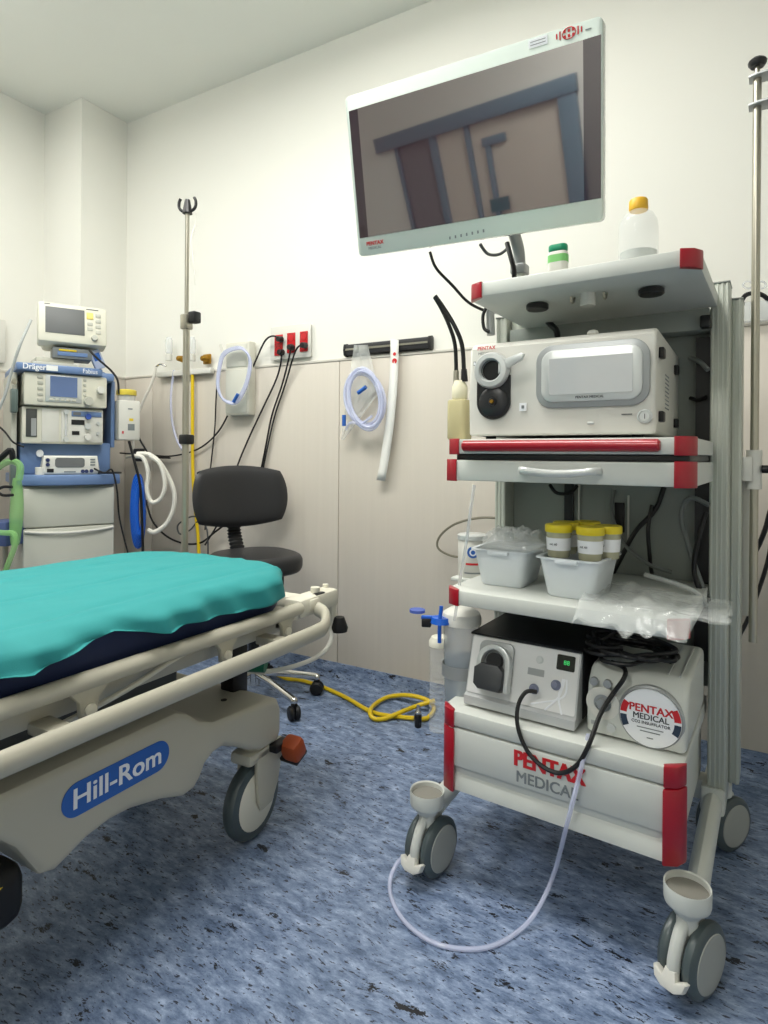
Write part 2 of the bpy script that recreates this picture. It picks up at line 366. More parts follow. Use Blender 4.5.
# upper side rail, folded down
for x, s in ((-1.0, 1), (-1.645, -1)):
    b_ = BB(BEDW); b_.tube([(x, -.6, .592), (x, .1, .592), (x, .7, .590), (x, 1.20, .585), (x-.005*s, 1.31, .582)], .017, 14, 6)
    b_.sphere((x-.005*s, 1.31, .582), .017)
    b_.build('side_rail', bed)
    rail = [c for c in bpy.data.objects if c.name.startswith('side_rail')][-1]
    for y in (.15, .685, 1.03, 1.25):
        b_ = BB(BEDW); b_.prism([(y-.045, .583), (y+.045, .583), (y+.02, .555), (y+.016, .525), (y-.016, .525), (y-.02, .555)], .014, Matrix(((0, 0, 1, x-.007), (1, 0, 0, 0), (0, 1, 0, 0), (0, 0, 0, 1))), .003)
        b_.cyl((x-.012, y, .538), (x+.012, y, .538), .011, m=BEDL); b_.build('rail_bracket', rail)
    for y in (-.1, .45, .9):
        b_ = BB(BEDL); xx = x-.022*s
        b_.tube([(xx, y-.28, .515), (xx, y-.12, .535), (xx, y+.02, .565), (xx, y+.12, .572), (xx, y+.2, .568)], .006, 8, 6); b_.build('release_rod', rail)
# bumper rail round the outside
BZ = .525
for x, s in ((-.955, 1), (-1.69, -1)):
    b_ = BB(BEDW); b_.tube([(x, -.65, BZ), (x, 0, BZ), (x, .6, BZ), (x, 1.1, BZ-.002), (x, 1.32, BZ-.002), (x-.008*s, 1.375, BZ+.003), (x-.035*s, 1.415, BZ+.02), (x-.07*s, 1.425, BZ+.03)], .0215, 14, 6, flat=.62, up=(0, 0, 1))
    for y in (0, .62, 1.2): b_.boxc((x-.05*s, y, BZ), (.075, .04, .02), .003)
    b_.build('bumper_rail', bed)
# foot end: cross bar, corner posts with black cones
b_ = BB(BEDL); b_.box((-1.68, 1.40, .545), (-1.03, 1.455, .585), .012)
for x in (-1.065, -1.66):
    b_.box((x-.035, 1.36, .535), (x+.03, 1.555, .59), .012); b_.cyl((x, 1.47, .585), (x, 1.47, .605), .014); b_.cyl((x-.012, 1.54, .588), (x-.012, 1.54, .6), .009); b_.box((x-.02, 1.53, .46), (x+.02, 1.56, .55), .008)
    b_.box((x-.03, 1.32, .535), (x+.02, 1.38, .565), .006)
b_.build('foot_bar', bed)
for x in (-1.035, -1.69):
    BB(RUBBER).lathe([(0, 0), (.026, .001), (.028, .012), (.016, .045), (0, .047)], (x, 1.555, .455), (0, 0, 1), 18).build('corner_bumper', bed)
BB(BLACK).boxc((-1.05, 1.465, .586), (.02, .045, .01), .003).build('latch', bed)
# loop of pale tube under the foot end
BB(WHOSE).tube([(-1.22, 1.25, .40), (-1.12, 1.33, .385), (-1.05, 1.45, .40), (-1.04, 1.52, .44), (-1.07, 1.53, .50), (-1.08, 1.48, .54)], .007, 8, 6).build('foot_cable', bed)
b_ = BB(BLACK); b_.boxc((-1.17, 1.24, .40), (.05, .06, .16), .008); b_.build('column_lever', bed)
b_ = BB(GREENP); b_.cyl((-1.145, 1.27, .425), (-1.10, 1.29, .42), .026, .022, 16); b_.build('release_knob', bed, label='green release knob')
b_ = BB(FR); b_.box((-1.45, -.3, .10), (-1.2, .1, .32), .02); b_.build('lift_column', bed)
# casters
def bed_caster(x, y, ang):
    c = BB(BEDW); T0 = c.T.copy(); c.T = c.T @ Matrix.Translation((x, y, 0)) @ Matrix.Rotation(ang, 4, 'Z')
    c.cyl((0, 0, .215), (0, 0, .31), .03, seg=20)
    c.prism([(-.02, .235), (.085, .235), (.088, .19), (.070, .12), (.045, .078), (.0, .075), (-.012, .10), (-.02, .18)], .012, Matrix(((0, 0, 1, .022), (1, 0, 0, 0), (0, 1, 0, 0), (0, 0, 0, 1))), .004)
    c.prism([(-.02, .235), (.085, .235), (.088, .19), (.070, .12), (.045, .078), (.0, .075), (-.012, .10), (-.02, .18)], .012, Matrix(((0, 0, 1, -.034), (1, 0, 0, 0), (0, 1, 0, 0), (0, 0, 0, 1))), .004)
    c.box((-.034, -.05, .205), (.034, .065, .237), .01)
    o = c.build('caster', bed)
    w = BB(TYRE); w.T = c.T.copy()
    w.lathe([(.0, -.018), (.082, -.019), (.095, -.016), (.10, -.006), (.10, .006), (.095, .016), (.082, .019), (0, .018)], (0, 0, .1), (1, 0, 0), 32)
    w.lathe([(0, .021), (.07, .021), (.078, .017), (.078, .012)], (0, 0, .1), (1, 0, 0), 32, m=BEDL); w.lathe([(0, .021), (.07, .021), (.078, .017), (.078, .012)], (0, 0, .1), (-1, 0, 0), 32, m=BEDL)
    w.build('wheel', o)
bed_caster(-1.072, 1.205, .06); bed_caster(-1.47, 1.165, .3); bed_caster(-1.085, -.55, 0); bed_caster(-1.47, -.55, .2)
b_ = BB(ORANGE); b_.boxc((-1.0, 1.285, .215), (.055, .05, .055), .012, R=Matrix.Rotation(.4, 3, 'X')); b_.build('brake_pedal', bed, label='orange brake pedal')
b_ = BB(BLACK); b_.boxc((-1.03, 1.265, .225), (.03, .06, .02), .004); b_.boxc((-1.01, 1.30, .188), (.058, .05, .012), .003, R=Matrix.Rotation(.4, 3, 'X')); b_.build('pedal_arm', bed)
b_ = BB(RUBBER); b_.box((-1.12, .40, .20), (-1.03, .60, .305), .03, 3); b_.boxc((-1.08, .5, .33), (.04, .06, .10), .01); b_.build('centre_pedal', bed)
pe = [c for c in bpy.data.objects if c.name.startswith('centre_pedal')][-1]
b_ = BB(YEL); b_.prism([(.50, .298), (.555, .285), (.50, .262)], .001, Matrix(((0, 0, 1, -1.0295), (1, 0, 0, 0), (0, 1, 0, 0), (0, 0, 0, 1))))
b_.build('warning_sticker', pe, label='yellow warning sticker')

# teal sheet over the mattress
def sheet():
    A, B, r, RC = .292, 1.085, .03, .19      # half sizes to where the cloth turns down
    cx, cy, top = -1.325, .245, .692
    hem = [(-1.2, .64), (.3, .645), (.538, .645), (.57, .641), (.606, .648), (.65, .655), (.692, .660), (.738, .667), (.78, .655), (.84, .639), (.9, .642), (.959, .637), (1.1, .627), (1.216, .616), (1.279, .612), (1.5, .60)]
    def hz(y):
        for (a, za), (b, zb) in zip(hem, hem[1:]):
            if y <= b: return za+(zb-za)*max(0, (y-a))/(b-a)
        return hem[-1][1]
    def fold(p, H, rr):
        s = 1 if p >= 0 else -1; p = abs(p)
        if p <= H: return s*p, 0
        a = (p-H)/rr
        if a < PI/2: return s*(H+rr*math.sin(a)), rr*(1-math.cos(a))
        return s*(H+rr+ .10*(p-H-rr*PI/2)), rr + (p-H-rr*PI/2)
    rows = []; NP, NQ = 110, 190
    for j in range(NQ+1):
        q = -B-.02 + (2*B+.02+.09)*j/NQ; row = []
        for i in range(NP+1):
            p = -A-.085 + (2*A+.17)*i/NP
            x, dx = fold(p, A, r); y, dy = fold(q, B, r)
            # round the corners of the plan
            cxr, cyr = (A+r)-RC, (B+r)-RC
            if abs(x) > cxr and y > cyr:
                ax, ay = abs(x)-cxr, y-cyr; mx, hy = max(ax, ay), math.hypot(ax, ay)
                if hy > 0: sc = mx/hy; x = math.copysign(cxr+ax*sc, x); y = cyr+ay*sc
            d = max(dx, dy) + .35*min(dx, dy)
            wx, wy = cx+x, cy+y
            z = top - d
            lim = hz(wy) if p > 0 else .62
            if q > B-.05: lim = .612 + .01*math.sin(wx*17) if p < A-.1 else lim
            k = min(1, max(0, d/.02))
            z += .014*(1-(x/(A+r))**2)*(1-max(0, y/(B+r))**6)                       # gentle dome
            z += .005*noise.noise(Vector((wx*5, wy*3.2, 0))) + .003*noise.noise(Vector((wx*14+3, wy*9, 2))) + .0015*abs(noise.noise(Vector((wx*22, wy*9, 5))))
            # long crease parallel to the bed
            for c0, w0, a0 in ((-1.25, .010, .006), (-1.47, .009, .005), (-1.09, .012, .005)):
                cc = c0+.01*math.sin(wy*3); e1 = (wx-cc)/w0; z -= a0*math.exp(-e1*e1)*(1 if e1 > 0 else 1) - a0*.7*math.exp(-(e1-2)**2)
            if p > 0:
                bulge = (.010*math.sin(wy*23)+.012*noise.noise(Vector((wy*9, z*6, 3)))+.006*math.sin(wy*61+z*40))*k + .012*k
                f1 = math.exp(-((wy-.84)/.03)**2); bulge += .02*k*f1; f2 = math.exp(-((wy-.565)/.022)**2); bulge += .02*k*f2
                wx += bulge*.8
            z = max(z, lim) if d > .01 else z
            row.append((wx, wy, z))
        rows.append(row)
    o = MB(TEAL).grid(rows).build('bed_sheet', angle=80, fix=False)
    md = o.modifiers.new('th', 'SOLIDIFY'); md.thickness = .0012; md.offset = 0
    tag(o, 'teal disposable sheet spread over the navy mattress', 'sheet')
sheet()

# ------------------------------------------------------------------ drip stand on the stretcher's foot corner
t = thing('drip_stand', 'steel drip stand with black hook head at the foot of the stretcher', 'drip stand', (-1.716, 1.557, .0))
MB(STEEL).cyl((0, 0, .42), (0, 0, 1.50), .0125, seg=18).build('lower_pole', t)
MB(STEEL).cyl((0, 0, 1.49), (0, 0, 1.895), .0078, seg=16).build('upper_pole', t)
mb = MB(STEEL); mb.boxc((0, 0, 1.485), (.034, .034, .055), .005); mb.build('sleeve', t)
mb = MB(BLACK); mb.boxc((.03, .01, 1.50), (.035, .035, .042), .006); mb.build('clamp_knob', t)
mb = MB(BLACK); mb.boxc((.005, 0, 1.055), (.042, .04, .036), .006); mb.build('clamp', t)
mb = MB(BLACK); mb.lathe([(0, 0), (.018, 0), (.013, .03), (.009, .05), (0, .052)], (0, 0, 1.882))
for s in (-1, 1): mb.tube([(0, 0, 1.895), (s*.018, s*.006, 1.892), (s*.032, s*.009, 1.905), (s*.033, s*.009, 1.925), (s*.026, s*.008, 1.938)], .0055, 8, 5)
mb.build('hook_head', t)
mb = MB(STEEL); mb.boxc((.02, 0, .455), (.10, .09, .06), .01); mb.build('mounting_bracket', t)
cable('cord', [AT(196, 213, 2.2), AT(195, 225, 2.2), AT(191, 240, 2.19), AT(193, 262, 2.19), AT(195, 285, 2.19)], .0022, 'thin pale cord hanging from the hook of the drip stand', 'cord', WHOSE)

# ------------------------------------------------------------------ endoscopy trolley
OX, OY, CA = -.062, 1.263, math.radians(-4)
def CW(x, y, z): return (OX + x*math.cos(CA) - y*math.sin(CA), OY + x*math.sin(CA) + y*math.cos(CA), z)
def WC(w):
    dx, dy = w[0]-OX, w[1]-OY; return Vector((dx*math.cos(CA)+dy*math.sin(CA), -dx*math.sin(CA)+dy*math.cos(CA), w[2]))
def CY(u, v, y):
    n = Vector((-math.sin(CA), math.cos(CA), 0)); return WC(plane(u, v, n, n.dot(Vector((OX, OY, 0)))+y))
def CYW(u, v, y): return Vector(CW(*CY(u, v, y)))
cart = thing('endoscopy_trolley', 'tall light grey endoscopy trolley with red corner caps on four casters', 'trolley', (OX, OY, 0), CA)
# uprights
def upright(x0, x1, y0, y1, z0, z1):
    b_ = MB(ALU); b_.box((x0, y0, z0), (x1, y1, z1), .003)
    n = max(2, int((x1-x0)/.009))
    for k in range(n): 
        xx = x0+(x1-x0)*(k+.5)/n; b_.box((xx-.0022, y0-.002, z0), (xx+.0022, y0+.001, z1), .0008)
    b_.box((x0-.001, y0-.003, z1), (x1+.001, y1+.001, z1+.004), .001, m=CARTG)
    b_.build('upright', cart)
upright(.005, .045, .38, .45, .17, 1.418); upright(.042, .068, .455, .53, .2, 1.392)
upright(-.545, -.513, .38, .45, .17, 1.40); upright(-.568, -.546, .455, .53, .2, 1.385)
MB(CARTG).box((-.515, .445, .43), (.006, .462, 1.375), .002).build('back_panel', cart)
mb = MB(BLACK); mb.box((-.36, .436, .72), (-.335, .4445, .94)); mb.box((-.225, .436, .80), (-.20, .4445, .88), .002); mb.box((-.03, .42, .5), (.004, .4445, 1.3)); mb.build('cable_channel', cart)
mb = MB(DEVW); mb.box((-.322, .436, .70), (-.318, .4445, .95)); mb.box((-.192, .436, .78), (-.188, .4445, .90)); mb.build('panel_strip', cart)
def slab_poly(x0, x1, y0, y1, c=.035): return [(x0, y0+c), (x0+c*.35, y0+c*.28), (x0+c, y0), (x1-c, y0), (x1-c*.35, y0+c*.28), (x1, y0+c), (x1, y1), (x0, y1)]
def cap_poly(x, y0, s, c=.035, g=.0025): # wraps the chamfered front corner
    return [(x+s*g, y0+c+.004), (x+s*g, y0+c*.9), (x-s*c*.33+s*g, y0+c*.26), (x-s*c*(.95 if s < 0 else .85), y0-g), (x-s*c*(1.12 if s < 0 else .95), y0-g), (x-s*c*(1.12 if s < 0 else .95), y0+.004), (x-s*c, y0+.01), (x-s*.006, y0+c*.95)]
def shelf(name, x0, x1, y1, z0, z1, caps=True, extra=None):
    o = MB(CARTW).prism(slab_poly(x0, x1, 0, y1), z1-z0, Matrix.Translation((0, 0, z0)), .003).build(name, cart, angle=25)
    if caps:
        for x, s in ((x0, -1), (x1, 1)):
            MB(RED).prism(cap_poly(x, 0, s), z1-z0+.004, Matrix.Translation((0, 0, z0-.002)), .0015).build('corner_cap', o, angle=35)
    return o
ts = shelf('top_shelf', -.458, .020, .38, 1.363, 1.395)
mb = MB(DEVW); mb.cyl((-.21, .10, 1.335), (-.21, .10, 1.363), .016); mb.build('shelf_boss', ts)
mb = MB(STEEL)
for x in (-.245, -.175): mb.tube([(x, .12, 1.363), (x, .11, 1.35), (x, .10, 1.35), (x, .095, 1.36)], .003, 6, 4)
mb.build('shelf_hook', ts)
for x in (-.335, -.085): MB(BLACK).cyl((x, .13, 1.348), (x, .13, 1.363), .026, bev=.003).build('cable_grommet', ts)
MB(CARTG).box((-.50, .37, 1.31), (.004, .44, 1.362), .003).build('shelf_bracket', ts)
# tray with keyboard drawer
tr = shelf('tray', -.512, .013, .44, 1.007, 1.040)
mb = MB(RED); mb.cyl((-.462, -.004, 1.0245), (-.044, -.004, 1.0245), .0125, seg=18, bev=.004)
for x in (-.45, -.06): mb.cyl((x, -.004, 1.0245), (x, .006, 1.0245), .009)
mb.build('bumper_bar', tr)
MB(BLACK).box((-.485, .012, .9925), (.005, .40, 1.0065), .002).build('keyboard_slot', tr)
kd = shelf('keyboard_drawer', -.518, .013, .42, .945, .992)
mb = MB(PALE); mb.tube([(-.325, .0, .972), (-.315, -.018, .972), (-.28, -.024, .968), (-.24, -.025, .966), (-.20, -.024, .968), (-.165, -.018, .972), (-.155, .0, .972)], .008, 10, 6, flat=.6); mb.build('drawer_handle', kd)
# lower shelf
shelf('lower_shelf', -.510, .003, .44, .656, .690)
# drawer unit
body = MB(CARTW); body.prism(slab_poly(-.518, -.002, 0, .44, .03), .035, Matrix.Translation((0, 0, .375)), .003)
body.prism(slab_poly(-.510, -.014, .01, .44, .03), .155, Matrix.Translation((0, 0, .222)), .002)
bo = body.build('drawer_cabinet', cart, angle=25)
mb = MB(CARTW); mb.prism(slab_poly(-.500, -.024, 0, .04, .012), .088, Matrix.Translation((0, 0, .283)), .003); do = mb.build('drawer', cart)
mb = MB(CARTW); rows = []
for y, z in ((.004, .226), (.004, .258), (.012, .266), (.020, .274), (.022, .282), (.03, .283)): rows.append([(-.500, y, z), (-.024, y, z)])
mb.grid(rows); mb.box((-.500, .01, .224), (-.024, .03, .228)); mb.build('drawer_grip', do, angle=70, fix=False)
for x, s in ((-.518, -1), (-.002, 1)):
    o = MB(RED).prism(cap_poly(x, 0, s, .034, .003), .041, Matrix.Translation((0, 0, .371)), .0015).build('corner_cap', cart, angle=35)
    MB(RED).prism(cap_poly(x+s*.001, -.002, s, .036, .003), .147, Matrix.Translation((0, 0, .222)), .004).build('corner_guard', cart, angle=35)
def frontX(x, y, z): return Matrix(((1, 0, 0, x), (0, 0, -1, y), (0, 1, 0, z), (0, 0, 0, 1)))
MB(REDP).text('PENTAX', .047, frontX(-.258, -.0008, .3425), bold=.0022, width=.150).build('maker_lettering', do, label='bold red maker name')
MB(GREYP).text('MEDICAL', .034, frontX(-.262, -.0008, .304), bold=.0006, width=.132).build('maker_lettering', do, label='grey lettering under the red name')
# legs and casters
for s, x in ((1, .018), (-1, -.541)):
    b_ = MB(CARTW); b_.tube([(x, .50, .175), (x, .30, .178), (x, .12, .168), (x, .035, .160)], .028, 12, 6, flat=.75, up=(0, 0, 1))
    b_.prism([(.36, .16), (.54, .16), (.53, .205), (.37, .215)], .052, Matrix(((0, 0, 1, x-.026), (1, 0, 0, 0), (0, 1, 0, 0), (0, 0, 0, 1))), .006)
    b_.build('leg', cart)
b_ = MB(CARTW); b_.box((-.54, .40, .165), (.02, .45, .215), .006); b_.build('cross_beam', cart)
def cart_caster(x, y, ang, cup):
    b_ = MB(CARTW); b_.T = Matrix.Translation((x, y, 0)) @ Matrix.Rotation(ang, 4, 'Z')
    # local: axle along x, brake side -y
    if cup:
        b_.lathe([(0, .150), (.024, .150), (.030, .160), (.0395, .168), (.041, .173), (.0415, .200), (.0405, .203), (.038, .2005), (.0375, .190), (0, .190)], seg=36)
        b_.lathe([(0, .1905), (.0375, .1905)], seg=36, m=CUPG)
    else: b_.cyl((0, 0, .14), (0, 0, .17), .03)
    b_.cyl((0, 0, .12), (0, 0, .16), .019)
    # central arm between the twin wheels
    b_.tube([(0, .030, .140), (0, .002, .142), (0, -.026, .122), (0, -.044, .088), (0, -.048, .066)], .0135, 10, 6, flat=.85, up=(0, 1, 0))
    b_.boxc((0, .018, .09), (.020, .07, .09), .008)
    o = b_.build('caster', cart)
    for s in (-1, 1):
        w = MB(TYRE); w.T = b_.T.copy(); pr = [(0, .0), (.062, .0), (.0665, .004), (.068, .010), (.067, .016), (.060, .022), (.052, .0235)]
        w.lathe(pr, (s*.0125, .018, .068), (s, 0, 0), 36); w.lathe([(.053, .0225), (.051, .025), (.03, .0265), (0, .027)], (s*.0125, .018, .068), (s, 0, 0), 36, m=HUBG)
        w.build('wheel', o)
    if cup:
        p = MB(DEVW); p.T = b_.T.copy(); p.prism([(-.031, .006), (-.026, -.010), (-.012, -.018), (.012, -.018), (.026, -.010), (.031, .006), (.026, .008), (.013, .001), (.010, .014), (-.010, .014), (-.013, .001), (-.026, .008)], .02, Matrix(((1, 0, 0, 0), (0, .35, -1, -.046), (0, 1, .35, .052), (0, 0, 0, 1))), .004)
        p.build('brake_lever', o)
cart_caster(.008, .0, math.radians(-21), True); cart_caster(-.552, .004, math.radians(-7), True)
cart_caster(.020, .515, math.radians(-30), False); cart_caster(-.561, .52, math.radians(40), False)
# scope pole bracket and pole, carried by the right uprights
mb = MB(STEEL); mb.cyl((.093, .50, .545), (.093, .50, 1.945), .0095, seg=16); mb.build('scope_pole', cart)
mb = MB(DEVW); mb.box((.066, .475, .945), (.09, .53, 1.005), .002); mb.cyl((.093, .50, .925), (.093, .50, 1.022), .017, seg=20)
mb.box((.048, .531, .60), (.082, .536, .98), .001); mb.build('pole_bracket', cart)
mb = MB(BLACK); mb.cyl((.11, .49, .975), (.14, .485, .975), .01); mb.build('pole_screw', cart)
mb = MB(BLACK); mb.lathe([(0, 0), (.015, 0), (.02, .006), (.021, .014), (.015, .02), (0, .021)], (.093, .50, 1.975), seg=10); mb.cyl((.093, .50, 1.94), (.093, .50, 1.98), .006, m=STEEL); mb.build('pole_knob', cart)
mb = MB(DEVG)
for z in (1.945, 1.875): mb.prism([(-.018, -.016), (.0, -.022), (.09, -.03), (.09, .03), (0, .022), (-.018, .016)], .006, Matrix.Translation((.093, .50, z)), .001)
mb.box((.13, .48, 1.875), (.19, .52, 1.95), .004); mb.build('scope_hanger', cart)
MB(BLACK).tube([(.17, .46, 1.80), (.165, .455, 1.83), (.175, .46, 1.865), (.2, .47, 1.87)], .013, 10, 5).build('hanger_hook', cart)
mb = MB(STEEL); mb.tube([(.07, .54, .76), (.075, .545, .70), (.07, .55, .69), (.05, .55, .69)], .004, 6, 4); mb.build('side_hook', cart)
# monitor arm (on the trolley's left upright)
mb = MB(ALU); mb.cyl((-.49, .42, 1.36), (-.49, .42, 1.545), .022, .018, 18); mb.build('arm_post', cart)
mb = MB(DEVG); mb.tube([(-.49, .42, 1.53), (-.49, .41, 1.60), (-.489, .33, 1.66), (-.486, .20, 1.69), (-.485, .12, 1.71)], .017, 10, 6); mb.boxc((-.49, .42, 1.545), (.045, .045, .03), .006); mb.build('monitor_arm', cart)

# ------------------------------------------------------------------ ceiling-high monitor on the arm
MX = Vector((.998, -.039, -.045)); MZ = Vector((.034, -.245, .969)); MC = Vector((-.554, 1.357, 1.732))
MX.normalize(); MZ = (MZ-MX*MZ.dot(MX)).normalized(); MYn = MZ.cross(MX)  # MYn points away from the viewer
mon = thing('medical_monitor', 'large flat medical monitor with white bezel on the trolley arm', 'monitor', tuple(MC))
MT = Matrix((MX, MYn, MZ)).transposed().to_4x4()
mh = .399
def MM(*a): b_ = MB(*a); b_.T = MT; return b_
MM(GLASSW).prism(rrect(.65, mh, .012, 5), .03, Matrix(((1, 0, 0, 0), (0, 0, 1, -.004), (0, 1, 0, 0), (0, 0, 0, 1))), .002).build('housing', mon)
MM(CARTG).prism(rrect(.58, mh-.06, .02, 5), .025, Matrix(((1, 0, 0, 0), (0, 0, 1, .026), (0, 1, 0, 0), (0, 0, 0, 1))), .004).build('rear_cover', mon)
MM(DEVG).boxc((.0, .10, -.04), (.10, .10, .10), .006).build('mount_block', mon)
def mon_uv(u, v):
    r = ray(u, v); n = MYn; d = MC - n*.004; t_ = (d-CP).dot(n)/r.dot(n); w = CP+r*t_-MC; return w.dot(MX), w.dot(MZ)
c4 = [mon_uv(*q) for q in ((348, 113), (600, 33), (602, 197), (361, 239))]
sx0 = (c4[0][0]+c4[3][0])/2; sx1 = (c4[1][0]+c4[2][0])/2; sz1 = (c4[0][1]+c4[1][1])/2; sz0 = (c4[2][1]+c4[3][1])/2
sx0 = max(sx0, -.318)
MM(DARKGL2).box((sx0, -.0048, sz0), (sx1, -.0042, sz1)).build('screen_border', mon)
MM(DARKGL).box((sx0+.028, -.0052, sz0), (sx1-.036, -.0049, sz1)).build('screen', mon)
def MTX(x, z, y=-.0048): return MT @ Matrix(((1, 0, 0, x), (0, 0, -1, y), (0, 1, 0, z), (0, 0, 0, 1)))
def MTL(x, z, y=-.0048): return Matrix(((1, 0, 0, x), (0, 0, -1, y), (0, 1, 0, z), (0, 0, 0, 1)))
p = mon_uv(375, 243); MM(REDP).text('PENTAX', .0145, MTL(*p), bold=.0004).build('bezel_lettering', mon, label='small red maker name')
MM(GREYP).text('MEDICAL', .010, MTL(p[0]-.001, p[1]-.012)).build('bezel_lettering', mon)
p = mon_uv(569, 33); b_ = MM(REDP); b_.prism(rrect(.030, .022, .009, 4), .0003, Matrix(((1, 0, 0, p[0]), (0, 0, 1, -.0048), (0, 1, 0, p[1]), (0, 0, 0, 1))))
b_.text('RADIF', .011, MTL(p[0]-.004, p[1], -.0052), m=GLASSW)
b_ = MM(REDP)
for dx in (-.026, -.019, .019, .026): b_.boxc((p[0]+dx, -.0046, p[1]), (.003, .0006, .016 if abs(dx) < .02 else .010))
for dx in (-.009, 0, .009):
    for dz in (-.005, .005): b_.boxc((p[0]+dx, -.0046, p[1]+dz), (.005, .0006, .006))
b_.tube([MTL(0, 0) @ Vector((p[0]+.014*math.cos(a*PI/8), p[1]+.011*math.sin(a*PI/8), 0)) for a in range(16)], .0009, 4, 1, closed=True)
b_.boxc((p[0]+.040, -.0046, p[1]-.004), (.012, .0006, .002), m=GREYP); b_.build('bezel_emblem', mon, label='red emblem on the upper bezel')
p = mon_uv(538, 42); b_ = MM(WHITEP); b_.boxc((p[0], -.0046, p[1]), (.042, .0006, .017))
for dz in (-.003, .003): b_.boxc((p[0], -.005, p[1]+dz), (.034, .0003, .0015), m=GREYP)
b_.build('bezel_sticker', mon)
b_ = MM(GREYP)
for k in range(7):
    q = mon_uv(450+k*5.6, 238-k*1.2); b_.boxc((q[0], -.0046, q[1]), (.004, .0005, .007))
b_.build('touch_keys', mon)
# cable from monitor to arm
cable('monitor_cable', [AT(430, 252, 1.75), AT(436, 268, 1.75), AT(452, 285, 1.76), AT(468, 302, 1.78), AT(486, 311, 1.82), CYW(500, 312, .40)], .0045, 'thin black cable drooping from the monitor to the trolley upright')
cable('monitor_cable', [AT(480, 244, 1.70), AT(488, 254, 1.72), AT(500, 254, 1.76), CYW(510, 246, .40)], .0045, 'short dark cable looping under the monitor beside its arm', m=mat('grey_cable', (80, 82, 84), .5))
cable('monitor_cable', [CYW(507, 243, .37), CYW(511, 258, .36), CYW(514, 270, .36), CYW(514, 280, .37)], .007, 'thick black cable running down the front of the monitor arm')
mb = MB(DEVG); mb.cyl(CYW(490, 310, .36), CYW(491, 335, .36), .012, m=DEVG); o = tag(mb.build('cable_holder'), 'small grey tubular holder beside the trolley upright under the top shelf', 'holder')
cable('loop_cable', [CYW(487, 306, .34), CYW(483, 316, .34), CYW(484, 328, .34), CYW(489, 332, .34)], .005, 'small black loop of cable at the left upright')

# ------------------------------------------------------------------ things on the top shelf
def on_cart(name, label, cat, x, y, z, rz=0, group=None): return thing(name, label, cat, CW(x, y, z), CA+rz, group)
t = on_cart('gel_jar', 'small white bottle with green cap and green label on the trolley top', 'bottle', -.258, .04, 1.3955)
MB(DEVW).prism(rrect(.042, .03, .012, 5), .05, None, .004).build('bottle_body', t)
MB(mat('green_label', (120, 190, 110), .5)).prism(rrect(.0428, .0308, .0123, 5), .016, Matrix.Translation((0, 0, .026)), 0).build('label_band', t)
MB(mat('green_cap', (20, 140, 100), .4)).prism(rrect(.040, .028, .012, 5), .015, Matrix.Translation((0, 0, .0503)), .003).build('cap', t)
t = on_cart('saline_bottle', 'clear plastic bottle with yellow cap on the trolley top', 'bottle', -.097, .05, 1.3955)
MB(CLEAR).lathe([(0, 0), (.034, 0), (.038, .005), (.038, .07), (.036, .085), (.028, .1), (.016, .108), (.014, .112), (.014, .118)], seg=32).build('bottle_body', t)
MB(mat('bottle_water', (190, 196, 190), .1, alpha=.6)).lathe([(0, .003), (.0355, .004), (.0355, .022), (0, .022)], seg=32).build('liquid', t)
MB(mat('amber_cap', (232, 180, 50), .4)).lathe([(0, .108), (.0175, .108), (.0185, .111), (.018, .128), (.016, .131), (0, .131)], seg=28).build('cap', t)

# ------------------------------------------------------------------ video processor on the tray
t = on_cart('video_processor', 'white endoscopy video processor with touch screen on the trolley tray', 'video processor', -.257, .022, 1.040, .035)
PW, PD, PH = .398, .44, .220
def PX(mb_, x, z, y=0): return Matrix(((1, 0, 0, x), (0, 0, -1, y), (0, 1, 0, z), (0, 0, 0, 1)))
YZ = lambda x: Matrix(((0, 0, 1, x), (1, 0, 0, 0), (0, 1, 0, 0), (0, 0, 0, 1)))
b_ = MB(DEVW); b_.prism([(0, .012), (.004, .008), (PD, .008), (PD, PH+.004), (.035, PH+.004), (.018, PH), (.004, PH-.012), (-.004, PH*.5), (0, .02)], PW, YZ(-PW/2), .008, seg=3)
b_.build('housing', t, angle=35)
for x in (-.16, .16):
    for y in (.04, .36): MB(RUBBER).cyl((x, y, .0005), (x, y, .010), .012).build('foot', t)
def P2(u, v): c = CY(u, v, .016); return c.x+.257, c.z-1.040
# screen surround
x0, z0 = P2(536, 409); x1, z1 = P2(650, 336)
cxs, czs, ws, hs = (x0+x1)/2, (z0+z1)/2, x1-x0, z1-z0
b_ = MB(DEVG); b_.prism(rrect(ws, hs, .036, 8, cxs, czs), .006, Matrix(((1, 0, 0, 0), (0, 0, 1, -.009), (0, 1, 0, 0), (0, 0, 0, 1))), .003); b_.build('screen_surround', t)
b_ = MB(PALE); b_.prism(rrect(ws-.026, hs-.024, .026, 8, cxs, czs), .006, Matrix(((1, 0, 0, 0), (0, 0, 1, -.0135), (0, 1, 0, 0), (0, 0, 0, 1))), .003); b_.build('screen_bezel', t)
x0, z0 = P2(550, 396); x1, z1 = P2(633, 353)
MB(mat('glossy_touch_screen', (188, 190, 190), .12, coat=.6, bump=.12, bscale=40)).box((x0, -.0145, z0+.001), (x1, -.0130, z1)).build('touch_screen', t)
MB(DARKP).text('PENTAX MEDICAL', .007, PX(0, cxs+.0, z0-.006, -.0137), bold=.0002).build('screen_lettering', t)
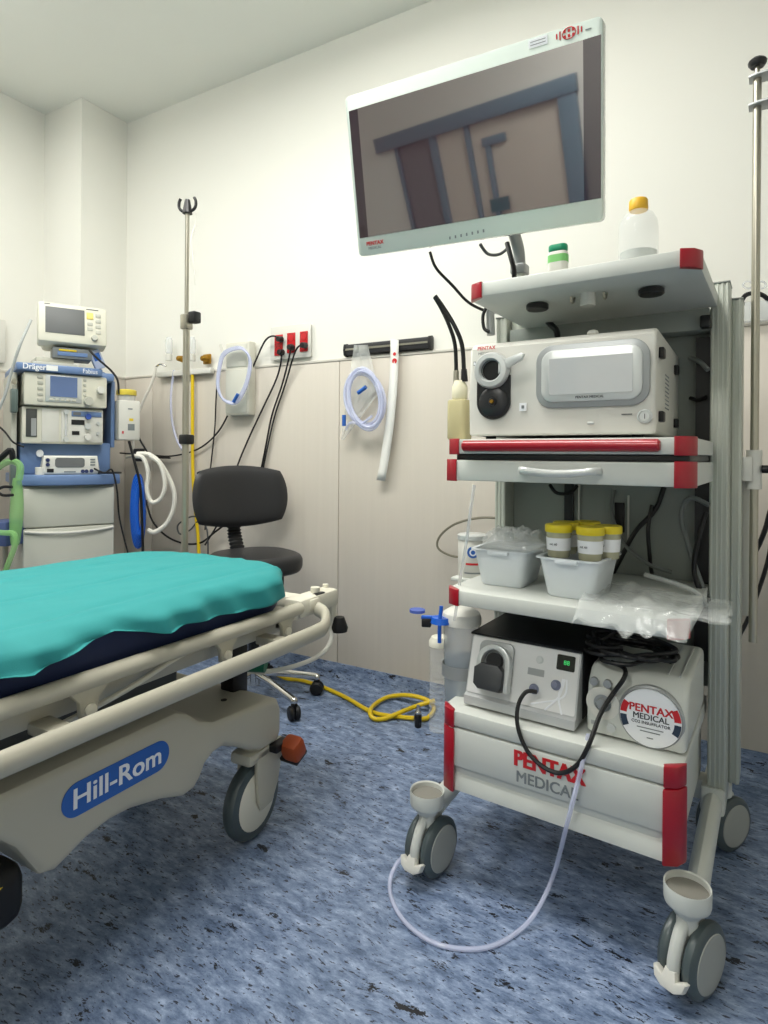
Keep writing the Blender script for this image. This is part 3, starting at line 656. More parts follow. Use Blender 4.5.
# light guide socket
sxx, szz = P2(493, 371)
b_ = MB(PALE); b_.lathe([(.0225, 0), (.023, .014), (.027, .020), (.037, .019), (.041, .012), (.041, 0)], (sxx, -.002, szz), (0, -1, 0), 36); 
Rm = Matrix.Rotation(0, 3, 'X'); b_.prism([(.0, -.010), (.055, .018), (.060, .030), (.052, .034), (-.0, .018)], .010, Matrix(((1, 0, 0, sxx+.018), (0, 0, 1, -.019), (0, 1, 0, szz), (0, 0, 0, 1))), .003)
b_.build('light_guide_socket', t)
b_ = MB(BLACK); b_.lathe([(0, .004), (.0228, .004), (.0228, .013)], (sxx, -.002, szz), (0, -1, 0), 30); b_.build('socket_hole', t)
px_, pz_ = P2(494, 402)
hole = []
for k in range(25): a = PI+PI*k/24; hole.append((px_+.040*math.cos(a), pz_+.040*math.sin(a)))
hole += [(px_+.040, szz-.012), (px_-.040, szz-.012)]
b_ = MB(BLACK); b_.prism(hole, .002, Matrix(((1, 0, 0, 0), (0, 0, 1, -.0055), (0, 1, 0, 0), (0, 0, 0, 1)))); b_.build('connector_recess', t)
b_ = MB(mat('connector_black', (40, 40, 42), .35)); b_.lathe([(0, .008), (.008, .008), (.010, .004), (.030, .004), (.034, .001), (.0345, -.001)], (px_, -.006, pz_), (0, -1, 0), 36); b_.lathe([(0, .013), (.004, .013), (.005, .008)], (px_, -.006, pz_), (0, -1, 0), 16, m=BRASS); b_.build('scope_connector', t)
x, z = P2(644, 416); b_ = MB(PALE); b_.lathe([(0, .003), (.009, .003), (.0095, .001), (.011, .001), (.0115, .004), (.014, .003), (.0145, 0)], (x, -.003, z), (0, -1, 0), 28); b_.boxc((x, -.0065, z), (.0014, .0006, .010), m=DARKP); b_.build('power_button', t)
x, z = P2(523, 407); b_ = MB(WHITEP); b_.boxc((x, -.0045, z), (.016, .001, .018)); b_.boxc((x, -.0052, z), (.006, .0006, .007), m=GREYP); b_.build('small_label', t)
x, z = P2(590, 423); MB(PALE).boxc((x, -.004, z), (.014, .004, .006), .002).build('front_latch', t)
x, z = P2(487, 348.5); MB(REDP).text('PENTAX', .0115, PX(0, x, z, -.0045), bold=.0003).build('maker_lettering', t, label='small red maker name')
MB(GREYP).text('MEDICAL', .009, PX(0, x-.001, z-.012, -.0052)).build('maker_lettering', t)
x, z = P2(626, 414); MB(DARKP).boxc((x, -.0044, z), (.02, .0006, .002)).build('power_caption', t)
x, z = P2(475.5, 364); b_ = MB(GREYP); b_.boxc((x, -.0046, z), (.006, .0006, .009)); b_.boxc((x, -.005, z), (.004, .0006, .006), m=WHITEP); b_.build('guide_symbol', t)
b_ = MB(DEVW); b_.sphere((cxs-.005, .035, PH+.006), .010, sc=(1.2, 1, .7)); b_.build('top_knob', t)
for y, z in ((.055, .175), (.055, .045), (.33, .175), (.33, .045)): MB(BLACK).boxc((PW/2+.004, y, z), (.012, .030, .022), .003).build('side_bumper', t)
b_ = MB(GREYP)
for i in range(9):
    for k in range(6): b_.boxc((PW/2+.0003, .15+k*.012, .07+i*.009), (.0006, .007, .003))
b_.build('vent', t)

# ------------------------------------------------------------------ water bottle hanging on the processor's left
wp = CY(462, 405, .07)
t = on_cart('water_bottle', 'yellowed plastic water bottle with black tubes beside the video processor', 'bottle', -.507, .07, 1.0405)
MB(YLIQ).prism(rrect(.050, .05, .012, 5), .098, None, .006).build('bottle_body', t)
MB(mat('cream_cap', (226, 220, 192), .5)).lathe([(0, .099), (.018, .099), (.019, .103), (.019, .130), (.015, .137), (.013, .145), (0, .145)], seg=24).build('cap', t)
mb = MB(BLACK); mb.cyl((.012, 0, .142), (.012, -.002, .172), .009, .007); mb.cyl((-.01, 0, .142), (-.01, 0, .170), .007, m=STEEL); mb.build('tube_connector', t)
def cl(w): # world -> local of thing t on the cart frame
    c = WC(w); l = WC(t.location); return c-l
mb = MB(CABLE); mb.tube([(.012, -.002, .165), cl(CYW(462, 345, .06)), cl(CYW(454, 325, .05)), cl(CYW(443, 307, .04)), cl(CYW(435, 296, .03))], .0055, 8, 6)
mb.tube([(-.01, 0, .165), cl(CYW(455, 345, .065)), cl(CYW(449, 325, .055)), cl(CYW(441, 308, .046)), cl(CYW(434.5, 297, .035))], .005, 8, 6); mb.build('air_tube', t)

# ------------------------------------------------------------------ bins, cups, bags on the lower shelf
bin_m = mat('bin_white', (224, 230, 234), .35)
def tray_bin(x, y, label, rz):
    t = on_cart('storage_bin', label, 'bin', x, y, .6905, rz, None); t['group'] = 'white bins on the lower shelf'
    b_ = MB(bin_m); w, d, h, th = .132, .17, .088, .003
    def ring(w_, d_, z, r=.018): return [Vector((p[0], p[1], z)) for p in rrect(w_, d_, r, 4)]
    rs = [ring(w*.76, d*.8, 0), ring(w*.80, d*.84, .004), ring(w, d, h-.004), ring(w+.014, d+.014, h-.003), ring(w+.014, d+.014, h), ring(w-.004, d-.004, h), ring(w*.80-.006, d*.84-.006, .006)]
    vs = [v for r_ in rs for v in r_]; n = len(rs[0]); fs = [tuple(range(n))[::-1]]
    for a in range(len(rs)-1):
        for k in range(n): k2 = (k+1) % n; fs.append((a*n+k, a*n+k2, (a+1)*n+k2, (a+1)*n+k))
    fs.append(tuple((len(rs)-1)*n+k for k in range(n)))
    b_.raw(vs, fs); b_.build('bin_body', t); 
    MB(bin_m).boxc((0, -d/2-.006, h-.006), (.05, .012, .010), .003).build('bin_lip', t); return t
tray_bin(-.412, .168, 'left white storage bin heaped with clear bags on the trolley shelf', .05)
tray_bin(-.235, .140, 'right white storage bin with yellow-capped specimen cups on the trolley shelf', -.04)
ycap = mat('specimen_cap', (228, 206, 40), .4); ycup = mat('specimen_cup', (214, 212, 180), .15, alpha=.65)
cups = [((-.272, .105), 'left front yellow-capped specimen cup in the right bin'), ((-.200, .098), 'middle front yellow-capped specimen cup with white label in the right bin'), ((-.275, .17), 'rear left yellow-capped specimen cup in the right bin'), ((-.175, .150), 'rightmost rear yellow-capped specimen cup in the right bin'), ((-.238, .215), 'rearmost middle yellow-capped specimen cup in the right bin')]
for i, ((x, y), lb) in enumerate(cups):
    t = on_cart('specimen_cup', lb, 'specimen cup', x, y, .775, random.uniform(-.4, .4), 'yellow-capped specimen cups')
    MB(ycup).lathe([(0, 0), (.023, 0), (.0245, .002), (.028, .058)], seg=28).build('cup_body', t)
    MB(WHITEP).lathe([(.0262, .016), (.0276, .044)], seg=28).build('label_band', t); 
    MB(DARKP).text('mL 60', .007, Matrix(((1, 0, 0, 0), (0, 0, -1, -.0275), (0, 1, 0, .03), (0, 0, 0, 1)))).build('label_print', t)
    MB(ycap).lathe([(0, .056), (.0295, .056), (.0305, .058), (.0305, .070), (.029, .073), (0, .073)], seg=32).build('cup_cap', t)
def crumple(name, label, cx, cy, cz, w, d, h, rz, seed, cat='plastic bag', m=BAG, sharp=1):
    t = on_cart(name, label, cat, cx, cy, cz, rz); rows = []; n = 34
    for i in range(n+1):
        row = []
        for j in range(n+1):
            a, b = i/n*2-1, j/n*2-1
            e = (1-abs(a)**4)*(1-abs(b)**4)
            q = Vector((a*2.2+seed, b*2.2, seed)); nn = abs(noise.noise(q))*.9+abs(noise.noise(q*2.3))*.45+abs(noise.noise(q*5))*.2
            row.append((a*w/2*(1+.12*noise.noise(q*.8)), b*d/2*(1+.12*noise.noise(q*.7+Vector((5, 0, 0)))), h*(.12*(1) + e*(.45+nn*.55))))
        rows.append(row)
    rows2 = [[(p[0], p[1], p[2]*.25) for p in r] for r in rows]
    b_ = MB(m); b_.grid(rows); b_.grid(rows2); b_.build(name+'_film' if False else 'film', t, angle=25, fix=False); return t
crumple('plastic_bag', 'crumpled clear bag lying over the left storage bin', -.385, .15, .779, .155, .15, .055, .2, 3.1)
crumple('plastic_bag', 'second clear bag tucked behind in the left storage bin', -.425, .20, .779, .12, .11, .05, -.4, 9.2)
# big bag hanging over the shelf's right corner
def overhang():
    t = on_cart('plastic_bag', 'large flat clear bag spilling over the right front corner of the lower shelf', 'plastic bag', -.06, .10, .6925)
    pts = [CY(566, 603, .05), CY(625, 588, .2), CY(728, 598, .02), CY(708, 622, -.03), CY(664, 632, -.02), CY(615, 618, -.01)]
    n = 40; rows = []; l = WC(t.location)
    A_, B_, C_, D_ = Vector((-.20, .04, .704)), Vector((-.16, .30, .700)), Vector((.075, .06, .712)), Vector((.02, -.025, .655))
    E_ = Vector((-.13, -.020, .668))
    for i in range(n+1):
        row = []; a = i/n
        for j in range(n+1):
            b = j/n
            lo = A_.lerp(E_, min(1, b*2)) if b < .5 else E_.lerp(D_, b*2-1)
            x = -.205+.275*b + .01*noise.noise(Vector((a*6, b*3, 1))); y = .25 - .275*a - .10*b*(1-a)+ .015*noise.noise(Vector((a*3, b*9, 4)))
            z = .697 + .006*abs(noise.noise(Vector((a*5, b*6, 0))))*2 + .005*abs(noise.noise(Vector((a*17, b*14, 3))))+ .012*math.exp(-((b-.45)/.15)**2-((a-.5)/.25)**2)
            if y < 0: z -= min(.05, (-y)*1.5)
            if x > .01: z = max(z-.0, .703)
            row.append(Vector((x, y, z))-l)
        rows.append(row)
    b_ = MB(BAG); b_.grid(rows); b_.grid([[p+Vector((.003, 0, .006+.004*noise.noise(p*40))) for p in r] for r in rows]); b_.build('film', t, angle=20, fix=False)
overhang()
# jar with round blue emblem behind the bins, on the wall side
t = on_cart('wipes_tub', 'white tub with round blue emblem beside the left end of the lower shelf', 'tub', -.578, .30, .6635)
jb = MB(DEVW); jb.lathe([(0, 0), (.038, 0), (.040, .003), (.040, .10), (.038, .104)], seg=32); jb.build('tub_body', t)
MB(PALE).lathe([(0, .104), (.042, .104), (.042, .116), (.038, .119), (0, .119)], seg=32).build('tub_lid', t)
def wrap(t_, r, a0, a1, z0, z1, m_, name, n=12):
    rows = [[(r*math.cos(a0+(a1-a0)*k/n), r*math.sin(a0+(a1-a0)*k/n), z) for k in range(n+1)] for z in (z0, z1)]
    return MB(m_).grid(rows).build(name, t_)
jc = math.radians(-62)
for rr, mm_, off in ((.016, BLUEL, .0005), (.010, WHITEP, .0009), (.006, BLUEL, .0013)):
    c0 = Vector((math.cos(jc), math.sin(jc), 0)); b_ = MB(mm_); b_.cyl(c0*(.0385)+Vector((0, 0, .072)), c0*(.041+off)+Vector((0, 0, .072)), rr, seg=24); b_.build('emblem', t)
wrap(t, .0403, jc-.5, jc+.5, .036, .042, REDP, 'label_line'); wrap(t, .0403, jc-.6, jc+.6, .012, .016, GREYP, 'label_line')
# bracket shelf for it
mb = MB(CARTW); mb.box((-.62, .25, .653), (-.505, .36, .663), .002); mb.build('side_bracket', cart)

# ------------------------------------------------------------------ suction canister & measuring tube on the left side of the trolley
t = on_cart('suction_canister', 'clear suction canister with blue valve hanging on the trolley left side', 'canister', -.522, .12, .345)
MB(CLEARM).lathe([(0, 0), (.036, 0), (.040, .005), (.046, .235), (.047, .24)], seg=32).build('canister_body', t)
MB(DEVW).lathe([(.045, .235), (.050, .235), (.050, .25), (.046, .262), (.03, .272), (0, .274)], seg=32).build('lid', t)
MB(mat('canister_liquid', (120, 150, 176), .2, alpha=.55)).lathe([(0, .004), (.038, .006), (.0425, .15), (0, .15)], seg=32).build('liner', t)
MB(DEVG).lathe([(.0465, .105), (.0485, .105), (.0485, .135), (.0465, .135)], seg=32).build('holder_ring', t)
MB(DEVG).box((.0, .04, .108), (.02, .16, .130), .003).build('holder_arm', t)
b_ = MB(BLUEH); b_.cyl((-.035, -.045, .240), (-.035, -.045, .254), .026, .022, 20); b_.tube([(-.03, -.060, .195), (-.03, -.060, .24), (-.028, -.055, .285)], .005, 8, 3)
b_.boxc((-.06, -.05, .250), (.05, .012, .01), .003, rz=.5); b_.build('valve', t, label='blue valve on the lid')
b_ = MB(mat('blue_translucent', (70, 100, 190), .3, alpha=.8)); b_.cyl((-.10, -.05, .258), (-.10, -.05, .265), .020, seg=20); b_.build('valve_cap', t)
MB(BLACK).boxc((-.070, -.055, .238), (.024, .02, .022), .003, rz=.4).build('valve_clip', t)
cable('suction_tube', [CYW(474, 485, .0), CYW(470, 515, .0), CYW(466, 545, .02), CYW(460, 580, .05), CYW(456, 610, .07), CYW(452, 640, .08)], .004, 'clear tube running from the tray down to the blue canister valve', 'tube', CLEARM)
t = on_cart('measuring_cylinder', 'tall ribbed clear cylinder behind the suction canister near the wall', 'cylinder', -.610, .17, .0)
tz0, tz1 = .27, .50
b_ = MB(CLEAR); pr = [(0, tz0), (.026, tz0)]; k = 0
while tz0+.004+k*.014 < tz1: pr += [(.026, tz0+.004+k*.014), (.0275, tz0+.008+k*.014), (.026, tz0+.012+k*.014)]; k += 1
b_.lathe(pr, seg=28); b_.build('cylinder_body', t)
MB(mat('cream_lid', (226, 224, 208), .5)).lathe([(0, tz1+.02), (.022, tz1+.018), (.029, tz1+.006), (.029, tz1-.006), (.026, tz1-.006)], seg=28).build('lid', t)
MB(CARTW).box((.026, -.02, .31), (.115, .02, .318), .002).build('holder_arm', t)

# ------------------------------------------------------------------ flushing pump on the drawer cabinet
t = on_cart('flushing_pump', 'grey irrigation pump with black roller head on the drawer cabinet', 'pump', -.345, .055, .4105)
QW = .262
b_ = MB(mat('pump_silver', (190, 192, 192), .35, metal=.2)); b_.prism([(-.016, .006), (.34, .006), (.34, .160), (.036, .160), (-.006, .03), (-.016, .026)], QW, YZ(-QW/2), .003); b_.build('housing', t)
b_ = MB(BLACK); b_.prism([(.030, .1585), (.342, .1585), (.342, .163), (.030, .163)], QW+.004, YZ(-QW/2-.002)); b_.box((QW/2+.0003, .04, .012), (QW/2+.002, .34, .163)); b_.box((-QW/2-.002, .04, .012), (-QW/2-.0003, .34, .163)); b_.build('cover', t)
# sloped front frame
sl = Vector((0, .042, .130)).normalized(); nf = Vector((0, -sl.z, sl.y))
def SF(x, s, off=.0008): # s = distance up the sloped face
    M_ = Matrix(((1, 0, 0), (0, sl.y, nf.y), (0, sl.z, nf.z))); o_ = Vector((x, -.006, .030)) + sl*s + nf*off
    return Matrix.Translation(o_) @ M_.to_4x4()
b_ = MB(mat('pump_front', (222, 222, 220), .3)); b_.prism(rrect(.254, .130, .004, 3, 0, .067), .001, SF(0, 0, .0003)); b_.build('front_panel', t)
b_ = MB(DEVG); b_.prism(rrect(.086, .108, .016, 5), .010, SF(-.062, .072, .001), .003); b_.build('pump_bracket', t)
b_ = MB(PALE); b_.prism([(.041*math.cos(a), .041*math.sin(a)) for a in [PI*k/14 for k in range(15)]]+[(-.041, -.03), (-.031, -.03)]+[(.029*math.cos(a), .029*math.sin(a)) for a in [PI-PI*k/14 for k in range(15)]]+[(.031, -.06), (.041, -.06)], .026, SF(-.060, .078, .002), .002); b_.build('pump_arch', t)
b_ = MB(mat('pump_head_dark', (52, 54, 56), .4)); b_.prism([(-.034, -.026), (-.022, -.036), (.030, -.036), (.036, -.024), (.036, .008), (.022, .022), (-.02, .022), (-.036, .010)], .034, SF(-.066, .052, .004), .005); b_.cyl(SF(-.06, .082, .0) @ Vector((0, 0, 0)), SF(-.06, .082, .0) @ Vector((0, 0, .024)), .019, m=BLACK); b_.build('roller_head', t)
b_ = MB(mat('display_black', (12, 22, 16), .15)); b_.prism(rrect(.040, .033, .003, 3), .002, SF(.099, .108, .001)); b_.build('display', t)
b_ = MB(mat('green_led', (60, 220, 110), .5, emit=(60, 190, 100), es=.35)); b_.text('88', .014, SF(.101, .108, .0033)); b_.build('display_digits', t)
b_ = MB(PALE); b_.lathe([(0, .003), (.006, .003), (.0065, .001), (.009, .001), (.009, 0)], SF(.040, .104) @ Vector(), nf, 20); b_.build('start_button', t)
b_ = MB(DEVG); b_.prism(rrect(.038, .015, .001, 2), .0008, SF(.034, .076, .001)); b_.build('rating_label', t)
b_ = MB(mat('plug_ring', (120, 124, 146), .4)); 
for x, s in ((.034, .040), (.082, .058)):
    b_.lathe([(0, .012), (.006, .012), (.008, .006), (.011, .004), (.011, 0)], SF(x, s) @ Vector(), nf, 20)
b_.build('socket', t)
b_ = MB(WHITEP)
for k, (x2, s2) in enumerate(((.030, .008), (.062, .002), (.10, .0))):
    b_.tube([SF(.104-.004*k, .074, .0018) @ Vector(), SF(.098-.012*k+.004*k*k, .035, .0018) @ Vector(), SF(x2, s2, .0018) @ Vector()], .0022, 5, 6, flat=.4)
b_.build('swoosh', t)
MB(GREYP).text('ENDO WASH', .010, SF(.06, -.004, .0012)).build('front_lettering', t) if False else None
for x in (-.11, .11):
    for y in (.02, .30): MB(RUBBER).cyl((x, y, .0002), (x, y, .0062), .01).build('foot', t)

# ------------------------------------------------------------------ insufflator
t = on_cart('insufflator', 'rounded light grey insufflator box with round maker disc on the drawer cabinet', 'insufflator', -.099, .062, .4105)
IW = .196
b_ = MB(CARTW); b_.prism([(.0, .006), (.30, .006), (.30, .138), (.06, .140), (.035, .134), (.012, .110), (.0, .07)], IW, YZ(-IW/2), .012, seg=3); b_.build('housing', t, angle=35)
for x in (-.075, .075):
    for y in (.02, .27): MB(RUBBER).cyl((x, y, .0002), (x, y, .0072), .009).build('foot', t)
def IX(x, z, y): return Matrix(((1, 0, 0, x), (0, 0, -1, y), (0, 1, 0, z), (0, 0, 0, 1)))
dcx, dcz, dr_ = .030, .062, .058
b_ = MB(DEVG); b_.lathe([(dr_+.006, 0), (dr_+.006, .010), (dr_+.002, .013), (dr_, .011)], (dcx, .012, dcz), (0, -1, 0), 48); b_.build('disc_rim', t)
b_ = MB(WHITEP); b_.lathe([(dr_, 0), (dr_, .012), (0, .012)], (dcx, .009, dcz), (0, -1, 0), 48); dd = b_.build('disc', t, label='round white disc with maker name')
yq = -.0035
MB(REDP).text('PENTAX', .022, IX(dcx+.001, dcz+.017, yq), bold=.0006, sx=1.0).build('disc_lettering', dd)
MB(DARKP).text('MEDICAL', .0165, IX(dcx+.001, dcz+.001, yq), bold=.0003, sx=1.0).build('disc_lettering', dd)
MB(DARKP).text('CO2 INSUFFLATOR', .0085, IX(dcx+.001, dcz-.011, yq), bold=.0001).build('disc_lettering', dd)
b_ = MB(GREYP)
for z, w in ((-.021, .05), (-.028, .038), (-.040, .012)): b_.boxc((dcx, yq, dcz+z), (w, .0006, .0018))
b_.build('disc_print', dd)
for s in (-1, 1):
    for a0, a1, mm_ in ((4, 30, REDP), (-27, -2, mat('navy_print', (40, 56, 76), .4))):
        rows = []
        for rr in (.045, .0575): rows.append([(dcx+s*rr*math.cos(math.radians(a0+(a1-a0)*k/8)), yq, dcz+rr*math.sin(math.radians(a0+(a1-a0)*k/8))) for k in range(9)])
        MB(mm_).grid(rows).build('disc_band', dd)
b_ = MB(DEVW); b_.lathe([(.018, .004), (.026, .006), (.034, .004), (.034, 0)], (-.064, .004, .070), (0, -1, 0), 32); b_.lathe([(0, .012), (.010, .012), (.012, .004), (.018, .004)], (-.064, .004, .070), (0, -1, 0), 24, m=DEVG); b_.build('gas_outlet', t)
b_ = MB(DEVG)
for x in (-.082, -.054): b_.cyl((x, .006, .113), (x, -.003, .113), .0085, seg=18)
b_.cyl((-.045, .002, .024), (-.045, -.006, .024), .009, seg=18, m=PALE); b_.boxc((-.080, .0, .026), (.014, .002, .008)); b_.build('push_button', t)
b_ = MB(PALE); b_.boxc((.055, .16, .1405), (.003, .22, .003)); b_.boxc((.078, .16, .1400), (.003, .22, .003)); b_.build('top_rib', t)
# coil of black cable on top
pts = []
for k in range(70):
    a = k/12*2*PI; rr = .068+.016*math.sin(k*1.7); pts.append(Vector(CW(-.125+rr*1.15*math.cos(a)+.008*math.sin(k*.9), .15+rr*.95*math.sin(a), .560+.0052*(k/12)+.006*(1+math.sin(k*.63)))))
tag(MB(CABLE).tube(pts, .0048, 8, 5).build('coiled_cable'), 'coil of black cable lying on top of the insufflator', 'cable')
# black lead from pump across to the insufflator and up to the coil
ld = [CYW(537, 692, .035), CYW(526, 692, .025), CYW(518, 706, .010), CYW(518, 728, -.006), CYW(528, 752, -.012), CYW(545, 768, -.014), CYW(562, 773, -.014), CYW(578, 764, -.012), CYW(590, 742, .0), CYW(600, 715, .035), CYW(612, 695, .055), CYW(624, 678, .055), CYW(624, 668, .085), CYW(612, 662, .11)]
cable('patch_lead', ld, .0048, 'black lead looping in front of the drawer from pump to insufflator')
# clear tube down to the floor in a loop
tb = [CYW(588, 735, .045), CYW(583, 760, -.01), CYW(577, 785, -.016), CYW(568, 820, -.02)] + [AZ(555, 870, .10), AZ(540, 905, .04), AZ(520, 930, .008), AZ(485, 948, .006), AZ(440, 945, .006), AZ(408, 925, .006), AZ(392, 900, .006), AZ(390, 880, .01), AZ(396, 865, .03), AZ(402, 858, .04)]
cable('clear_tube', tb, .0048, 'thin clear tube hanging from the insufflator and looping on the floor', 'tube', LAV)

# cables behind the trolley shelves
def cy_pts(l): return [CYW(u, v, y) for u, v, y in l]
cable('power_cable', cy_pts([(550, 485, .42), (557, 493, .40), (570, 493, .40), (577, 486, .42)]), .005, 'black cable loop just under the keyboard drawer')
cable('power_cable', cy_pts([(664, 487, .43), (655, 510, .42), (635, 532, .41), (620, 560, .42), (612, 575, .43)]), .006, 'thick black cable crossing the back of the lower bay diagonally')
cable('power_cable', cy_pts([(652, 505, .42), (648, 530, .41), (650, 560, .42), (652, 575, .43)]), .005, 'black cable hanging straight beside the diagonal one')
cable('power_cable', cy_pts([(706, 512, .36), (698, 540, .355), (694, 570, .355), (700, 590, .36), (709, 600, .38)]), .006, 'black cable along the right upright in the lower bay')
cable('grey_tube', cy_pts([(709, 505, .37), (690, 498, .38), (681, 515, .38), (688, 545, .37), (700, 580, .37), (707, 595, .38)]), .006, 'grey hose looping beside the right upright in the lower bay', 'hose', mat('grey_hose', (110, 114, 112), .5))
cable('grey_tube', cy_pts([(614, 490, .43), (612, 515, .42), (625, 545, .41), (650, 565, .40), (672, 572, .40)]), .005, 'thin grey hose arching behind the specimen cups', 'hose', mat('grey_hose', (110, 114, 112), .5))
cable('grey_tube', cy_pts([(645, 575, .30), (670, 582, .28), (695, 592, .27), (706, 605, .3)]), .006, 'pale grey hose lying behind the large clear bag', 'hose', mat('pale_hose', (170, 174, 172), .4))
cable('power_cable', cy_pts([(708, 370, .375), (700, 362, .39), (690, 358, .42)]), .006, 'grey cable entering the rear of the video processor bay', m=mat('grey_hose', (110, 114, 112), .5))
cable('power_cable', cy_pts([(706, 397, .40), (698, 400, .42), (690, 398, .43)]), .005, 'black cable behind the video processor right side')
cable('power_cable', cy_pts([(545, 318, .34), (550, 324, .34), (556, 330, .34), (558, 340, .36)]), .008, 'short thick black cable under the left grommet of the top shelf')
mb = MB(BLACK); mb.boxc(CY(706, 322, .36)-Vector((0, 0, 0)), (.024, .03, .03), .004); o = mb.build('cable_clip', cart)

# ------------------------------------------------------------------ sockets, rail and hangings on the back wall
WY = WALL_Y-.0005; CY_ = WALL_Y-.0125
def WP(u, v, d=0): return AY(u, v, WALL_Y-d)
a = WP(247, 362); a0 = WP(273, 361); a1 = WP(313.5, 323.5)
t = thing('socket_panel', 'white wall plate with three red double power sockets', 'socket', (0, 0, 0))
t.location = ((a0.x+a1.x)/2, WALL_Y, (a0.z+a1.z)/2)
w_, h_ = a1.x-a0.x, a1.z-a0.z
MB(DEVW).box((-w_/2, -.020, -h_/2), (w_/2, -.0165, h_/2), .0015).build('wall_plate', t); MB(DEVW).box((-w_/2+.006, -.0166, -h_/2+.006), (w_/2-.006, -.0005, h_/2-.006)).build('back_box', t)
for (u0_, v0_, u1_, v1_) in ((275, 356, 283, 334.5), (287.5, 353.5, 295.5, 332.5), (300.3, 352, 308, 331)):
    p = WP(u0_, v0_, .02); q = WP(u1_, v1_, .02); c = (p+q)/2 - t.location; sw, sh = q.x-p.x, q.z-p.z
    sk = MB(SOCKR).boxc((c.x, -.0225, c.z), (sw, .005, sh), .001).build('socket_insert', t)
    b_ = MB(mat('socket_dark', (70, 8, 12), .4))
    for dz in (-.25, .25): b_.lathe([(0, 0), (.017, 0), (.018, .0015), (.019, 0)], (c.x, -.0248, c.z+dz*sh), (0, -1, 0), 20)
    b_.build('socket_ring', sk)
# plugs with leads
def lead(label, pts, plug=True):
    t_ = thing('power_lead', label, 'cable', tuple(pts[0]), 0, 'black leads from the wall sockets')
    o0 = Vector(pts[0]); b_ = MB(CABLE); b_.tube([Vector(p)-o0 for p in pts], .0042, 8, 6); b_.build('lead', t_)
    b_ = MB(BLACK); b_.cyl((0, .012, 0), (0, -.018, -.003), .0145, .0125, 18, bev=.002); b_.build('plug', t_)
lead('black lead arching left from the first red socket', [WP(280, 339, .045), WP(273, 336, .06), WP(265, 341, .05), WP(256, 360, .03), WP(245, 385, .03), WP(233, 405, .03), WP(218, 432, .03), WP(198, 449, .03), WP(172, 456, .04), WP(150, 455, .04), WP(120, 453, .08)])
lead('black lead falling from the lower half of the first red socket', [WP(281, 352, .045), WP(281, 362, .045), WP(276, 380, .03), WP(262, 410, .03), WP(248, 440, .03), WP(236, 470, .035), WP(225, 510, .04), WP(205, 545, .05)])
lead('black lead falling from the middle red socket', [WP(291, 347, .045), WP(289, 358, .05), WP(282, 385, .035), WP(272, 415, .03), WP(266, 445, .03), WP(260, 475, .03), WP(250, 520, .04)])
lead('black lead falling from the third red socket', [WP(304, 345, .045), WP(298, 347, .06), WP(293, 358, .05), WP(285, 385, .03), WP(275, 415, .03), WP(268, 445, .03), WP(262, 475, .03), WP(256, 520, .04)])
# magnetic rail
p = WP(346, 350, .03); q = WP(428, 342, .03)
t = thing('wall_rail', 'short black horizontal rail mounted at the top of the cladding', 'rail', (p.x, WALL_Y, 1.443))
L_ = q.x-p.x; zr = (p.z+q.z)/2-1.443
b_ = MB(mat('rail_black', (40, 40, 42), .35)); b_.prism([(-.012, -.026), (-.030, -.021), (-.034, 0), (-.030, .021), (-.012, .026), (-.0005, .021), (-.0005, -.021)], L_, Matrix(((0, 0, 1, 0), (1, 0, 0, 0), (0, 1, 0, zr), (0, 0, 0, 1))))
b_.build('rail_body', t)
b_ = MB(BLACK)
for x in (-.012, L_): b_.prism([(-.012, -.029), (-.032, -.024), (-.037, 0), (-.032, .024), (-.012, .029), (-.0005, .023), (-.0005, -.023)], .012, Matrix(((0, 0, 1, x), (1, 0, 0, 0), (0, 1, 0, zr), (0, 0, 0, 1))), .002)
b_.build('end_cap', t)
b_ = MB(STEEL); b_.box((.0, -.0355, zr-.004), (L_, -.034, zr+.004)); b_.build('metal_strip', t)
# bag of tubing
t = thing('tubing_bag', 'clear hanging bag with coiled violet tubing on the black rail', 'tubing', tuple(WP(364, 352, .05)))
o0 = Vector(t.location)
n = 24; rows = []
for i in range(n+1):
    a = i/n; v = 345+a*95; row = []
    wl = 354-13*a; wr = 368+ (22*a if a < .5 else 11-70*(a-.5)**1.0)
    for j in range(13):
        b = j/12; row.append(WP(wl+(wr-wl)*b, v, .045+.016*math.sin(PI*b)*math.sin(PI*min(1, a*1.2))+.010*noise.noise(Vector((a*9, b*6, 0)))) - o0)
    rows.append(row)
b_ = MB(mat('hanging_bag_film', (232, 236, 232), .1, alpha=.36, bump=.8, bscale=45)); b_.grid(rows); b_.build('film', t, angle=30, fix=False)
b_ = MB(LAV)
for k, (rx, ry) in enumerate(((18.5, 29), (15.0, 25), (20.0, 27.5), (17.0, 31), (16.0, 28))):
    b_.tube([WP(364+k*.4+rx*math.cos(2*PI*i/18)-.12*ry*math.sin(2*PI*i/18), 399-ry*math.sin(2*PI*i/18), .062+.007*k) - o0 for i in range(18)], .0065, 8, 3, closed=True)
b_.tube([WP(346, 430, .08)-o0, WP(350, 423, .08)-o0, WP(362, 423, .08)-o0, WP(372, 416, .08)-o0], .006, 8, 4)
b_.build('coiled_tube', t)
for (u1_, v1_, u2_, v2_) in ((344, 415, 344, 426), (358, 393, 366, 387)): MB(BLUEL).cyl(WP(u1_, v1_, .092)-o0, WP(u2_, v2_, .092)-o0, .0085, seg=14).build('tube_connector', t, label='blue tube connector')
